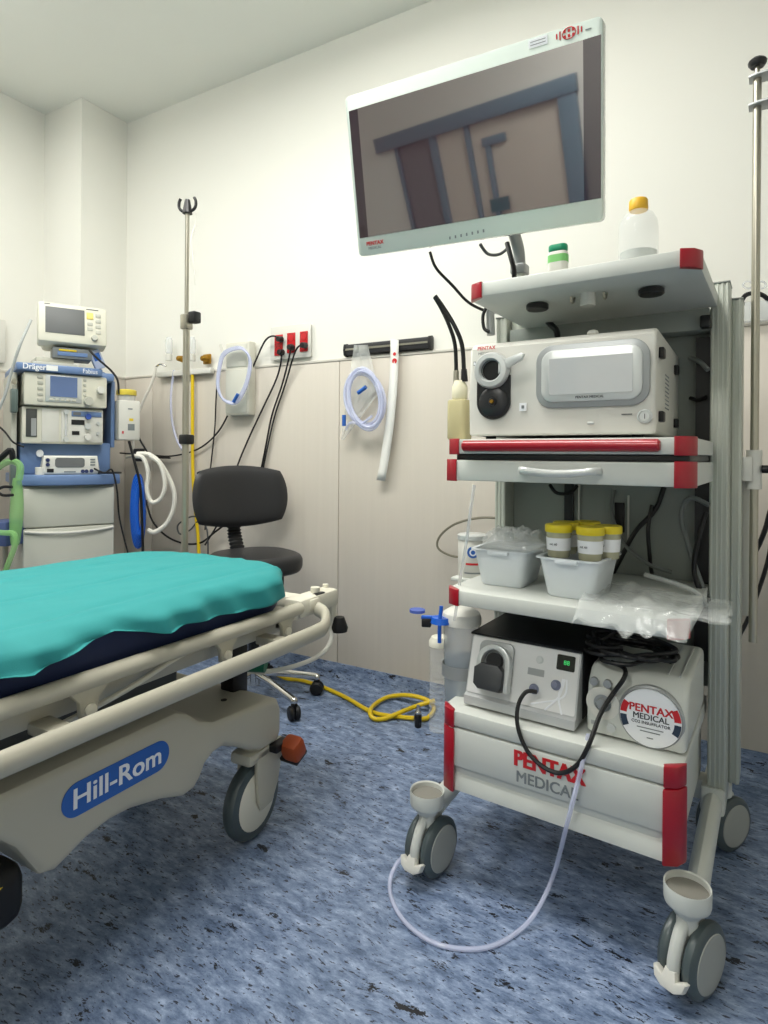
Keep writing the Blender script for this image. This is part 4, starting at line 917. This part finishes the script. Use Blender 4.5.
# paper strip
t = thing('paper_strip', 'long white paper strip with red mark hanging from the black rail', 'paper strip', tuple(WP(394, 345, .04))); o0 = Vector(t.location)
rows = []
for k in range(17):
    a = k/16; v = 339+a*141; uL = 390.5-a*a*14+.0; uR = uL+8.2+.3*a; d = .042+.012*math.sin(a*3)
    rows.append([WP(uL, v, d)-o0, WP((uL+uR)/2, v+.6, d+.005)-o0, WP(uR, v+1.2, d)-o0])
o = MB(PAPER).grid(rows).build('strip', t, angle=60, fix=False); md = o.modifiers.new('th', 'SOLIDIFY'); md.thickness = .0006
b_ = MB(REDP); c_ = WP(394.5, 361, .052)-o0; b_.cyl(c_, c_+Vector((0, -.0008, 0)), .011, seg=18); c_ = WP(394.5, 354, .052)-o0; b_.cyl(c_, c_+Vector((0, -.0008, 0)), .007, seg=18); b_.build('red_mark', t)

# white holder with tubing at the left of the sockets
p = WP(231, 416, .02); q = WP(255, 342, .02)
t = thing('suction_holder', 'pale plastic wall box left of the red sockets', 'wall box', ((p.x+q.x)/2, WALL_Y, p.z)); hw, hh = (q.x-p.x)/2, q.z-p.z
b_ = MB(mat('pale_box', (216, 214, 200), .4)); b_.box((-hw, -.06, 0), (hw, -.013, hh), .006); b_.build('box_body', t)
b_ = MB(mat('pale_box_front', (206, 206, 194), .35)); b_.box((-hw+.006, -.064, .01), (hw-.01, -.0605, hh*.62), .002); b_.box((-hw+.01, -.064, hh*.66), (hw-.012, -.0605, hh-.012), .002); b_.build('box_panel', t)
b_ = MB(WHOSE); b_.tube([(-hw-.004, -.04, hh*.85), (-hw-.035, -.04, hh*.88), (-hw-.05, -.045, hh*1.0)], .007, 8, 4); b_.build('spout', t)
t = thing('hanging_tubing', 'loop of clear violet tubing with blue tip in front of the pale wall box', 'tubing', tuple(WP(232, 370, .09))); o0 = Vector(t.location)
b_ = MB(LAV)
for k in range(3):
    b_.tube([WP(u+k*.8, v+k, .088+.008*k)-o0 for u, v in ((224, 352), (240, 347), (249, 358), (247, 378), (240, 395), (233, 402), (222, 398), (217, 385), (219, 365))], .0055, 8, 4, closed=True)
b_.build('tube_loop', t); b_ = MB(BLUEL); b_.cyl(WP(233.5, 402, .115)-o0, WP(238, 394, .115)-o0, .008, seg=12); b_.build('tip', t, label='blue tube tip')
cable('wall_cable', [WP(222, 362, .03), WP(218, 375, .03), WP(216, 400, .03), WP(215, 425, .03), WP(212, 455, .03), WP(208, 490, .04), WP(205, 530, .05)], .0035, 'thin black cable hanging left of the pale wall box')

# medical gas strip
p = WP(160, 372, .02); q = WP(214, 366, .02)
t = thing('gas_outlet_strip', 'white wall strip with gas outlets behind the drip stand', 'gas outlet', (p.x, WALL_Y, 1.415)); o0 = Vector(t.location)
b_ = MB(DEVW); b_.box((0, -.045, -.012), (q.x-p.x, -.0165, .016), .004); b_.build('strip_body', t)
for u, lab in ((169, ''), (192, '')):
    c_ = WP(u, 352, .05)-o0; b_ = MB(CLEARM); b_.lathe([(0, 0), (.014, 0), (.018, .01), (.018, .07), (.012, .085), (0, .088)], c_-Vector((0, 0, .01)), seg=20); f_ = b_.build('flow_meter', t)
    b_ = MB(DEVW); b_.lathe([(0, 0), (.017, 0), (.017, .03), (.010, .035), (0, .035)], c_-Vector((0, 0, .045)), seg=20); b_.tube([c_+Vector((.0, -.004, .03)), c_+Vector((.004, -.004, .065))], .004, 6, 1); b_.build('meter_base', f_)
for u in (182, 206):
    c_ = WP(u, 359, .03)-o0; b_ = MB(BRASS); b_.cyl(c_+Vector((0, .012, 0)), c_+Vector((0, -.03, 0)), .018, .013, 16, bev=.003); b_.build('outlet', t)
b_ = MB(BRASS); c_ = WP(206, 359, .03)-o0; b_.boxc(c_+Vector((0, .008, 0)), (.05, .012, .05), .004); b_.build('outlet_plate', t)
b_ = MB(CHROME); b_.tube([WP(166, 366, .05)-o0, WP(160, 364, .06)-o0, WP(155, 368, .07)-o0], .006, 8, 4); b_.build('hose_coupling', t)
cable('gas_hose', [WP(156, 367, .07), WP(152, 382, .08), WP(143, 402, .10), WP(135, 425, .12), WP(133, 450, .14)], .007, 'white gas hose slanting down to the anaesthesia machine', 'hose', WHOSE)
cable('gas_hose', [WP(174, 370, .04), WP(171, 395, .04), WP(172, 420, .04), WP(177, 440, .04), WP(184, 452, .045)], .006, 'clear pale hose hanging under the left flow meter', 'hose', LAV)
cable('yellow_hose', [WP(192.5, 374, .035), WP(192.5, 400, .035), WP(192.5, 440, .035), WP(193, 475, .035), WP(195, 505, .04), WP(198, 535, .05), WP(201, 570, .06), WP(215, 610, .06), WP(240, 650, .05)] + [AZ(280, 676, .02), AZ(300, 680, .013), AZ(320, 686, .0095), AZ(345, 697, .0095), AZ(372, 712, .0095), AZ(400, 717, .0095), AZ(414, 718, .012)], .0085, 'long yellow hose hanging from the wall strip and running on the floor', 'hose', YHOSE, sub=8)
# loop of yellow hose on the floor with black connector
t = thing('yellow_air_hose', 'looped yellow hose with black and chrome connector on the floor by the wall', 'hose', tuple(AZ(400, 710, 0))); o0 = Vector(t.location)
def FLR(u, v, z=.012):
    p_ = AZ(u, v, z); return p_ if p_.y < 2.15 else AY(u, v, 2.15)
pl_ = [FLR(418, 719, .014), FLR(428, 717, .012), FLR(434, 708, .012), FLR(428, 700, .012), FLR(410, 695, .012), FLR(390, 696, .012), FLR(376, 703, .016), FLR(370, 711, .026), FLR(374, 718, .014), FLR(385, 718, .012), FLR(400, 712, .024), FLR(418, 705, .026), FLR(435, 700, .028)]
b_ = MB(YHOSE); b_.tube([p_-o0+Vector((0, -.0, -.002)) for p_ in pl_], .0085, 10, 8); b_.build('hose', t)
c_ = AZ(418, 727, .0)-o0; b_ = MB(BLACK); b_.lathe([(0, 0), (.011, 0), (.013, .005), (.014, .045), (.011, .05), (0, .05)], c_, seg=18); b_.build('connector', t, label='black hose connector'); b_ = MB(CHROME); b_.lathe([(.011, .05), (.012, .056), (.007, .062), (.006, .08), (0, .082)], c_, seg=16); b_.build('nozzle', t, label='chrome nozzle')

# right edge: bottle hook and cables behind the trolley
t = thing('wall_hook', 'clear ring hook with black strap behind the right side of the trolley', 'hook', tuple(WP(754, 290, .03))); o0 = Vector(t.location)
b_ = MB(CLEARM)
for u in (748, 761): b_.tube([WP(u+5*math.cos(k*PI/5), 285+3.4*math.sin(k*PI/5), .05)-o0 for k in range(10)], .003, 6, 3, closed=True)
b_.build('ring', t)
b_ = MB(CABLE); b_.tube([WP(742, 300, .03)-o0, WP(746, 295, .04)-o0, WP(755, 293, .05)-o0, WP(764, 296, .05)-o0, WP(772, 304, .04)-o0], .007, 8, 5); b_.build('strap', t)
b_ = MB(CLEARM); b_.prism(rrect(.11, .06, .012, 4), .03, Matrix(((1, 0, 0, (WP(756, 312, .03)-o0).x), (0, 0, 1, -.02), (0, 1, 0, (WP(756, 312, .03)-o0).z), (0, 0, 0, 1))), .004); b_.build('pouch', t)
tt = thing('corner_socket', 'white wall socket right of the trolley feeding the two black cables', 'socket', tuple(AY(838, 437, WALL_Y))); MB(DEVW).box((-.04, -.03, -.05), (.04, -.0125, .05), .003).build('socket_plate', tt)
cable('wall_cable', [WP(838, 430, .0), WP(830, 436, .04), WP(805, 460, .06), WP(775, 500, .06), WP(765, 530, .06), WP(755, 552, .05), WP(742, 566, .06), WP(728, 572, .12), CYW(715, 560, .56)], .007, 'black cable looping behind the scope pole at the right edge')
cable('wall_cable', [WP(838, 445, .0), WP(830, 452, .03), WP(800, 478, .04), WP(776, 520, .04), WP(768, 560, .04), WP(757, 595, .04), WP(745, 625, .04), WP(730, 648, .10), CYW(716, 650, .56)], .006, 'second black cable lower down at the right edge')
cable('gas_tube', [WP(497, 518, .06), WP(478, 518, .06), WP(455, 524, .07), WP(440, 536, .07), WP(438, 548, .07), WP(452, 556, .06), WP(470, 557, .05)], .0045, 'thin grey tube looping out at the left side of the trolley', 'tube', mat('olive_grey_tube', (122, 118, 100), .4))

# ------------------------------------------------------------------ chair
BC = Vector((-1.66, 1.87, 0))
ch = thing('office_chair', 'black swivel office chair with curved backrest and chrome base', 'chair', tuple(BC))
b_ = MB(CHROME); legs = []
angs = [math.radians(a) for a in (-13, 45, 118, 190, 262)]
b_.cyl((0, 0, .07), (0, 0, .13), .028)
o_ = b_.build('base_hub', ch)
for a in angs:
    e_ = Vector((math.cos(a)*.26, math.sin(a)*.26, 0))
    if (BC+e_).y > 2.12: e_ *= .85
    b_ = MB(CHROME); b_.tube([(0, 0, .115), (e_.x*.4, e_.y*.4, .105), (e_.x*.8, e_.y*.8, .085), (e_.x*.98, e_.y*.98, .075)], .015, 10, 5, flat=.8); b_.sphere((e_.x, e_.y, .073), .015); lg = b_.build('leg', ch)
    ca_ = a+1.2; dx = Vector((math.cos(ca_), math.sin(ca_), 0)); q_ = MB(RUBBER)
    for s in (-1, 1): q_.lathe([(0, 0), (.024, 0), (.027, .004), (.0275, .012), (.022, .018), (0, .02)], Vector((e_.x, e_.y, .0277))+dx*s*.003, dx*s, 22)
    q_.boxc((e_.x, e_.y, .05), (.02, .02, .035), .005); q_.build('caster', lg)
MB(CHROME).cyl((0, 0, .12), (0, 0, .44), .014).build('gas_column', ch); MB(BLACK).cyl((0, 0, .12), (0, 0, .30), .024, .022).build('column_sleeve', ch)
fd = Vector((math.cos(math.radians(-23)), math.sin(math.radians(-23)), 0)); sd = Vector((-fd.y, fd.x, 0)); SCN = Vector((.015, -.01, 0)); ang = math.atan2(fd.y, fd.x)
MB(BLACK).boxc(SCN+Vector((0, 0, .50)), (.20, .16, .05), .01, rz=ang).build('seat_plate', ch)
b_ = MB(VINBLK); b_.T = Matrix.Translation(SCN) @ Matrix.Rotation(ang, 4, 'Z')
b_.prism([(.178*math.copysign(abs(math.cos(k*PI/16))**.75, math.cos(k*PI/16)), .175*math.copysign(abs(math.sin(k*PI/16))**.75, math.sin(k*PI/16))) for k in range(32)], .078, Matrix.Translation((0, 0, .528)), .03, seg=5); b_.build('seat', ch)
bc = AT(238, 496, 2.58)-BC
hb, wb = .262, .43
rows = []
def bkpt(a, b, s): # a across, b up
    yb = wb/2*a; zb = hb/2*b; cur = .05*(a*a) ; return (cur - .012*s - .01*b, yb, zb)
b_ = MB(VINBLK); b_.T = Matrix.Translation(bc) @ Matrix.Rotation(ang, 4, 'Z')
bm = bmesh.new(); bmesh.ops.create_grid(bm, x_segments=22, y_segments=14, size=1)
fr, bk = [], []
poly = []
NN = 20
def sq(a, b):  # squircle mapping of a square to a rounded rectangle
    return a*math.sqrt(max(0, 1-.24*b*b)), b*math.sqrt(max(0, 1-.34*a*a))
for side in (1, -1):
    rws = []
    for i in range(NN+1):
        rw = []
        for j in range(NN+1):
            a, b = i/NN*2-1, j/NN*2-1; e_ = max(0, (1-abs(a)**7)*(1-abs(b)**5))**.5
            a2, b2 = sq(a, b); rw.append((.045*a2*a2-.012*b2 + side*.026*e_, wb/2*a2, hb/2*b2))
        rws.append(rw)
    b_.grid(rws)
bm.free()
o = b_.build('backrest', ch, angle=60)
bl = [bc+Vector((-.03*fd.x, -.03*fd.y, -.06)), bc+Vector((-.035*fd.x, -.035*fd.y, -.16)), Vector((SCN-fd*.15).to_tuple()[:2]+(.56,)), Vector((SCN-fd*.12).to_tuple()[:2]+(.50,))]
MB(BLACK).tube(bl, .030, 12, 30, flat=.55, up=tuple(sd), rfun=lambda s: 1+.14*math.sin(s*150)).build('spine_bellows', ch)

# ------------------------------------------------------------------ anaesthesia machine
AO = Vector((-2.548, 1.431, 0)); AA = math.radians(67); SXA = .88   # local x along the front (to the right), local y into the machine
an = thing('anaesthesia_machine', 'blue and cream anaesthesia machine with drawers in the room corner', 'anaesthesia machine', tuple(AO), AA)
an.scale = (SXA, 1, 1)
def AM(*a): return MB(*a)
b_ = AM(MGREY); b_.box((.01, .02, .12), (.425, .46, .862), .008); b_.build('cabinet', an)
for z0_, z1_ in ((.685, .85), (.42, .680), (.15, .41)):
    d_ = AM(mat('drawer_grey', (196, 197, 186), .45)).box((.015, .004, z0_), (.42, .0195, z1_), .006).build('drawer', an)
    rw = [[(x, -.012+.03*((x-.2175)/.2)**2, z) for x in [.02+.395*k/14 for k in range(15)]] for z in (z1_-.004, z1_-.018)]
    if z1_ < .8: AM(DEVW).tube([(x, .002-.012*(1-((x-.2175)/.2)**2), z1_-.010-.012*(1-((x-.2175)/.2)**2)) for x in [.02+.395*k/8 for k in range(9)]], .006, 8, 3).build('drawer_grip', d_)
b_ = AM(BBLUE); b_.prism([(-.01, .02), (.06, -.018), (.15, -.038), (.22, -.042), (.29, -.038), (.38, -.018), (.45, .02), (.45, .46), (-.01, .46)], .045, Matrix.Translation((0, 0, .863)), .006); b_.build('worktop', an)
for x, y in ((.04, .06), (.40, .06), (.04, .42), (.40, .42)): AM(RUBBER).cyl((x-.012, y, .05), (x+.012, y, .05), .05, seg=20).build('caster', an); AM(MGREY).box((-.0, .0, .085), (.44, .47, .121), .01).build('base_plate', an)
b_ = AM(BBLUE); b_.box((.01, .10, .909), (.425, .44, 1.05), .008); b_.build('lower_housing', an)
b_ = AM(MCREAM); b_.box((.012, .05, 1.042), (.375, .43, 1.20), .006); b_.build('flow_housing', an)
b_ = AM(MCREAM); b_.box((.015, .02, 1.205), (.385, .43, 1.345), .008); vp = b_.build('ventilator_panel', an)
b_ = AM(BBLUE); b_.box((-.02, .0, 1.347), (.36, .44, 1.380), .008); b_.cyl((.37, .06, 1.345), (.37, .44, 1.345), .03, seg=18); b_.boxc((.39, .15, 1.35), (.08, .2, .04), .012); b_.build('top_band', an)
AM(BBLUE).box((.425, .10, 1.03), (.445, .40, 1.34), .004).build('side_column', an)
AM(MGREY).box((-.03, .08, .92), (-.005, .40, 1.345), .006).build('side_column', an)
def AF(x, z, y): return Matrix(((1, 0, 0, x), (0, 0, -1, y), (0, 1, 0, z), (0, 0, 0, 1)))
AM(WHITEP).text('Dräger', .034, AF(.055, 1.364, -.001), bold=.0008).build('band_lettering', an); AM(WHITEP).text('Fabius', .028, AF(.30, 1.363, -.001)).build('band_lettering', an)
AM(mat('sticker_white', (230, 232, 230), .5)).box((.105, -.0015, 1.353), (.155, -.0002, 1.376)).build('band_sticker', an)
AM(PALE).box((.105, .0155, 1.222), (.265, .0195, 1.338), .004).build('display_frame', vp); AM(LCDB).box((.125, .0135, 1.245), (.245, .0152, 1.333)).build('display', vp)
b_ = AM(MGREY)
for k in range(5): AM(MGREY).boxc((.083, .018, 1.325-k*.024), (.024, .004, .014), .002).build('soft_key', vp)
for k in range(5): AM(MGREY).boxc((.268+.012, .018, 1.325-k*.022), (.014, .004, .012), .002).build('soft_key', vp)
for k in range(5): AM(MGREY).boxc((.13+k*.025, .0135, 1.232), (.018, .002, .010), .001).build('soft_key', vp)
b_ = AM(MCREAM); b_.cyl((.295, .02, 1.232), (.295, -.01, 1.232), .022, .019, 22, m=MGREY); b_.cyl((.35, .02, 1.285), (.35, -.012, 1.285), .018, .016, 20, m=DEVW); b_.build('rotary_knob', vp)
b_ = AM(mat('flow_dark', (70, 72, 70), .3)); b_.box((.028, .046, 1.07), (.075, .0495, 1.19), .003); b_.box((.05, .044, 1.075), (.072, .0455, 1.15), m=DEVG); b_.build('bellows_window', an)
b_ = AM(DEVW); b_.box((.095, .046, 1.05), (.17, .0495, 1.195), .003); b_.box((.18, .044, 1.05), (.37, .0495, 1.195), .004); fp = b_.build('flow_panel', an)
b_ = AM(CLEARM)
b_.cyl((.20, .038, 1.075), (.20, .038, 1.175), .006); b_.cyl((.20, .043, 1.062), (.20, .03, 1.062), .011, m=PALE); b_.cyl((.20, .043, 1.183), (.20, .03, 1.183), .011, m=PALE); b_.build('flow_tube', fp)
b_ = AM(BBLUE); b_.box((.225, .040, 1.165), (.365, .0435, 1.188), .002); b_.cyl((.30, .043, 1.165), (.30, .022, 1.165), .013, m=mat('knob_blue', (50, 80, 160), .4)); b_.boxc((.25, .0395, 1.177), (.035, .001, .014), m=LCD); b_.build('gauge_strip', fp)
b_ = AM(BLACK); b_.box((.225, .0415, 1.128), (.285, .0437, 1.15)); b_.box((.228, .0415, 1.083), (.262, .0437, 1.10)); b_.build('gauge_display', fp)
for x_, z_, y_, r_, m_ in ((.298, 1.122, .022, .014, PALE), (.298, 1.075, .022, .015, DEVW), (.348, 1.137, .036, .008, PALE), (.348, 1.092, .036, .008, PALE)):
    AM(m_).cyl((x_, .043, z_), (x_, y_, z_), r_).build('flow_knob', fp)
AM(WHITEP).cyl((.095, .099, 1.0), (.095, .088, 1.0), .016).build('port', an)
b_ = AM(MGREY); b_.box((.06, .08, 1.381), (.26, .36, 1.40), .003); b_.box((.08, .12, 1.40), (.25, .30, 1.425), .003); b_.build('monitor_plinth', an)
vm_ = mat('valve_green_grey', (90, 104, 100), .4)
AM(STEEL).cyl((-.022, .06, 1.30), (-.022, .03, 1.30), .012).build('gas_port', an)
for z_, h_v in ((1.22, .10), (.90, .12)): AM(vm_).boxc((-.022, .05, z_), (.03, .05, h_v), .006).build('gas_valve', an)
# patient monitor on top
t = thing('patient_monitor', 'cream patient monitor with grey screen on top of the anaesthesia machine', 'monitor', tuple(AO+Vector((math.cos(AA)*.16-math.sin(AA)*.12, math.sin(AA)*.16+math.cos(AA)*.12, 1.4255))), math.radians(62))
t.location = AT(71, 351, 2.70)+Vector((-.06, .04, 0)); t.location.z = 1.4255
mw, mhh, md_ = .275, .180, .22
b_ = MB(mat('monitor_stand', (120, 124, 124), .4)); b_.boxc((0, 0, .025), (.16, .14, .048), .004); b_.box((-.06, -.074, .012), (.06, -.071, .03), .001, m=BBLUE); b_.boxc((-.02, -.075, .036), (.07, .004, .008), .001, m=YEL); b_.build('stand', t)
Rt = Matrix.Rotation(math.radians(-8), 4, 'X') 
XT = Matrix.Translation((0, 0, .052)) @ Rt
def TM(*a): b = MB(*a); b.T = XT; return b
b_ = TM(MCREAM); b_.box((-mw/2, -.10, 0), (mw/2, .0, mhh), .010); b_.box((-mw/2+.02, -.005, .01), (mw/2-.02, .11, mhh-.02), .02); b_.build('housing', t)
TM(LCD).box((-mw/2+.028, -.1025, .040), (mw/2-.092, -.0998, mhh-.022), .001).build('screen', t)
b_ = TM(mat('key_yellow', (232, 214, 120), .5)); b_.boxc((mw/2-.07, -.101, mhh-.045), (.028, .003, .032), .002); b_.build('alarm_key', t, label='yellow alarm key')
b_ = TM(MGREY)
for k in range(4): b_.boxc((mw/2-.036, -.101, mhh-.04-k*.026), (.022, .003, .017), .002)
for k in range(2): b_.boxc((mw/2-.07, -.101, mhh-.082-k*.024), (.022, .003, .016), .002)
b_.build('key', t)
b_ = TM(MGREY); b_.cyl((mw/2-.052, -.10, .032), (mw/2-.052, -.118, .032), .014, .012, 20); b_.build('rotary_knob', t)
for cx_, cz_, cw_ in ((-mw/2+.035, mhh-.010, .022), (mw/2-.06, mhh-.014, .05)): TM(DARKP).boxc((cx_, -.1005, cz_), (cw_, .001, .0035)).build('caption', t)
def AW(x, y, z):
    x *= SXA; return AO+Vector((math.cos(AA)*x-math.sin(AA)*y, math.sin(AA)*x+math.cos(AA)*y, z))
# small meter beside the monitor
t = thing('handheld_meter', 'small pale blue handheld meter leaning beside the patient monitor', 'meter', tuple(AW(.36, .12, 1.385)), AA)
b_ = MB(mat('meter_blue', (176, 186, 208), .4)); b_.boxc((0, 0, .052), (.05, .03, .09), .008, R=Matrix.Rotation(-.4, 3, 'Y')); b_.build('body', t); b_ = MB(BLUEL); b_.boxc((-.004, -.016, .062), (.03, .003, .035), .001, R=Matrix.Rotation(-.4, 3, 'Y')); b_.build('display', t)
cable('meter_lead', [AW(.30, .02, 1.46), AW(.33, -.02, 1.42), AW(.36, -.03, 1.395), AW(.40, -.01, 1.37), AW(.425, -.02, 1.33), AW(.43, -.02, 1.27)], .005, 'black lead beside the blue band of the anaesthesia machine')
# pulse oximeter on the worktop
t = thing('pulse_oximeter', 'white tabletop pulse oximeter with dark display on the blue worktop', 'oximeter', tuple(AW(.22, .045, .9085)), AA-.05)
b_ = MB(DEVW); b_.prism([(-.105, .0), (.105, .0), (.115, .02), (.105, .082), (-.105, .082), (-.115, .02)], .085, Matrix(((1, 0, 0, 0), (0, 0, 1, -.045), (0, 1, 0, 0), (0, 0, 0, 1))), .010, seg=3); b_.build('housing', t)
b_ = MB(LCD); b_.prism(rrect(.115, .042, .012, 4, -.005, .052), .003, Matrix(((1, 0, 0, 0), (0, 0, 1, -.0475), (0, 1, 0, 0), (0, 0, 0, 1)))); b_.build('display', t)
b_ = MB(mat('knob_navy', (40, 50, 90), .4))
for x, z in ((-.09, .063), (-.09, .043), (.06, .014), (.08, .016), (.045, .014)): MB(mat('knob_navy', (40, 50, 90), .4)).cyl((x, -.044, z), (x, -.05, z), .008, seg=16).build('button', t)
b_ = MB(GREYP)
for k in range(3): b_.boxc((.085, -.046, .066-k*.012), (.02, .003, .006), .001)
b_.boxc((-.005, -.0458, .012), (.045, .001, .006)); b_.build('key', t); MB(BLACK).boxc((-.08, -.046, .018), (.026, .004, .016), .002).build('probe_port', t)
t = thing('small_cup', 'small white cap left of the pulse oximeter on the worktop', 'cup', tuple(AW(.085, .02, .9085)), AA); MB(DEVW).lathe([(0, 0), (.018, 0), (.019, .03), (.017, .032), (.016, .004), (0, .004)], seg=20).build('cup_body', t)
t = thing('dark_cloth', 'dark flat pouch lying on the worktop behind the pulse oximeter', 'pouch', tuple(AW(.32, .07, .909)), AA); MB(BLACK).boxc((0.08, 0, .004), (.10, .05, .008), .003).build('pouch_body', t)
# yellow-capped jar in a white side box
t = thing('wall_dispenser', 'white box with yellow-lidded jar on the machine right side', 'dispenser', tuple(AW(.448, .16, 1.065)), AA)
b_ = MB(DEVW); b_.box((.0, -.12, 0), (.095, -.01, .185), .006); b_.build('box_body', t)
b_ = MB(CLEARM); b_.cyl((.047, -.065, .186), (.047, -.065, .212), .040); b_.build('jar', t); b_ = MB(mat('jar_lid_yellow', (226, 204, 80), .4)); b_.lathe([(0, .212), (.044, .212), (.045, .215), (.044, .234), (.04, .238), (0, .238)], (.047, -.065, 0), seg=26); b_.build('lid', t)
b_ = MB(GREYP); b_.boxc((.055, -.1206, .06), (.03, .001, .03)); b_.boxc((.05, -.1206, .145), (.02, .001, .006)); b_.boxc((.018, -.1206, .035), (.008, .001, .012), m=REDP); b_.boxc((.055, -.1206, .095), (.018, .001, .012), m=YEL); b_.build('box_print', t)
# hoses on the right side of the machine
for k, (r_, lb) in enumerate(((.9, 'outer white breathing hose looping beside the anaesthesia machine'), (.72, 'inner white breathing hose looping beside the anaesthesia machine'))):
    pts = [AT(u, v, 2.75-.03*k) for u, v in (((137, 454), (150, 455), (162, 466), (173, 488), (174, 506), (167, 523), (155, 532), (148, 530)) if k == 0 else ((134, 456), (143, 458), (148, 472), (147, 490), (152, 502), (161, 498), (165, 484), (160, 464), (150, 456)))]
    cable('breathing_hose', pts, .011 if k == 0 else .010, lb, 'hose', WHOSE, 'white breathing hoses')
t = thing('blue_hose_coil', 'hanging coil of bright blue hose beside the anaesthesia machine', 'hose', tuple(AT(138, 500, 2.78))); o0 = Vector(t.location); b_ = MB(BLUEH)
for k in range(5): b_.tube([AT(138+ (6-k*.7)*math.cos(2*PI*i/16)+k*.5, 511+(36-k*3)*math.sin(2*PI*i/16), 2.78-.012*k)-o0 for i in range(16)], .0095, 8, 3, closed=True)
b_.build('coil', t); b_ = MB(BLACK); b_.boxc(AT(139, 455, 2.78)-o0, (.05, .03, .06), .006); b_.build('hanger', t)
b_ = MB(STEEL); b_.cyl(AT(126, 457, 2.78)-o0, AT(137, 455, 2.78)-o0, .008, seg=10); b_.build('hanger_arm', t)
cable('machine_cable', [AW(.32, .0, .935), AW(.36, -.04, .915), AT(112, 470, 2.72), AT(117, 490, 2.72), AT(119, 515, 2.72), AT(124, 538, 2.72), AT(130, 560, 2.72)], .004, 'thin black cable draping down the right drawers of the anaesthesia machine')
cable('machine_cable', [AT(129, 441, 2.70), AT(134, 460, 2.70), AT(140, 485, 2.70), AT(142, 520, 2.70), AT(143, 560, 2.70)], .006, 'black cable hanging in front of the blue hose coil')
cable('machine_cable', [WP(137, 434, .1), WP(143, 445, .08), WP(152, 456, .06), WP(170, 458, .05)], .005, 'black cable crossing behind the white breathing hoses')
cable('machine_cable', [WP(146, 500, .08), WP(152, 520, .08), WP(165, 535, .06), WP(182, 543, .05), WP(200, 543, .05), WP(215, 532, .05), WP(228, 522, .06)], .005, 'black cable sagging low between hoses and drip stand')
cable('machine_cable', [WP(200, 517, .05), WP(190, 517, .05), WP(178, 525, .05), WP(180, 534, .05), WP(190, 530, .05), WP(200, 520, .05), WP(207, 530, .05), WP(208, 555, .05)], .004, 'grey cable with a small loop behind the drip stand', m=mat('grey_cable', (80, 82, 84), .5))
# left side: green bag and hoses
cable('grey_line', [AT(-4, 415, 2.45), AT(5, 395, 2.45), AT(12, 370, 2.45), AT(20, 345, 2.45), AT(31, 320, 2.5)], .006, 'pale grey tube rising left of the patient monitor', 'tube', mat('pale_hose', (170, 174, 172), .4))
cable('black_line', [AT(-4, 424, 2.5), AT(5, 432, 2.5), AT(13, 442, 2.5), AT(24, 447, 2.52)], .004, 'thin black line entering from the left above the green hose')
GL = mat('green_breathing', (150, 206, 130), .3, alpha=.5)
cable('green_hose', [AT(-5, 470, 2.42), AT(3, 464, 2.42), AT(12, 461, 2.42), AT(20, 466, 2.42), AT(19, 480, 2.42)], .014, 'light green breathing hose at the left edge', 'hose', GL)
cable('green_hose', [AT(-5, 532, 2.4), AT(5, 533, 2.4), AT(14, 534, 2.4), AT(15, 545, 2.4), AT(9, 562, 2.4), AT(3, 578, 2.4)], .011, 'lower light green hose at the left edge', 'hose', GL)
t = thing('breathing_bag', 'green translucent breathing bag hanging left of the drawers', 'breathing bag', tuple(AT(17, 480, 2.44))); o0 = Vector(t.location)
b_ = MB(GL); b_.tube([AT(17, 478, 2.44)-o0, AT(17, 500, 2.44)-o0, AT(16, 525, 2.44)-o0, AT(15, 545, 2.44)-o0], .018, 12, 6, rfun=lambda s: .5+.9*math.sin(PI*min(1, s*.8+.1))); b_.build('bag', t)
b_ = MB(BLACK); b_.tube([AT(-4, 462, 2.41)-o0, AT(3, 456, 2.41)-o0, AT(11, 450, 2.41)-o0, AT(13, 462, 2.42)-o0], .012, 8, 4); b_.build('elbow', t)
cable('black_hose', [AT(-5, 491, 2.4), AT(3, 487, 2.4), AT(12, 487, 2.4)], .006, 'upper black claw-shaped hose at the left edge'); cable('black_hose', [AT(-5, 489, 2.4), AT(2, 495, 2.4), AT(13, 495, 2.4)], .006, 'lower black claw-shaped hose at the left edge')
t = thing('dark_container', 'dark blue container low at the left edge behind the stretcher', 'container', tuple(Vector((AT(5, 545, 2.5).x, AT(5, 545, 2.5).y, 0))), .3)
b_ = MB(mat('dark_blue_box', (70, 86, 130), .5)); b_.box((-.06, -.06, .62), (.06, .06, .72), .01); b_.build('box_body', t); MB(STEEL).cyl((0, 0, .02), (0, 0, .62), .012).build('pole', t); MB(BLACK).cyl((0, 0, 0), (0, 0, .025), .1, .08).build('base', t)
p = AX(0, 340, LEFT_X)
t = thing('wall_switch_box', 'pale box on the left wall cut by the picture edge', 'wall box', (LEFT_X, p.y, p.z-.12)); MB(DEVW).box((.0005, -.14, 0), (.03, .012, .22), .004).build('box_body', t)
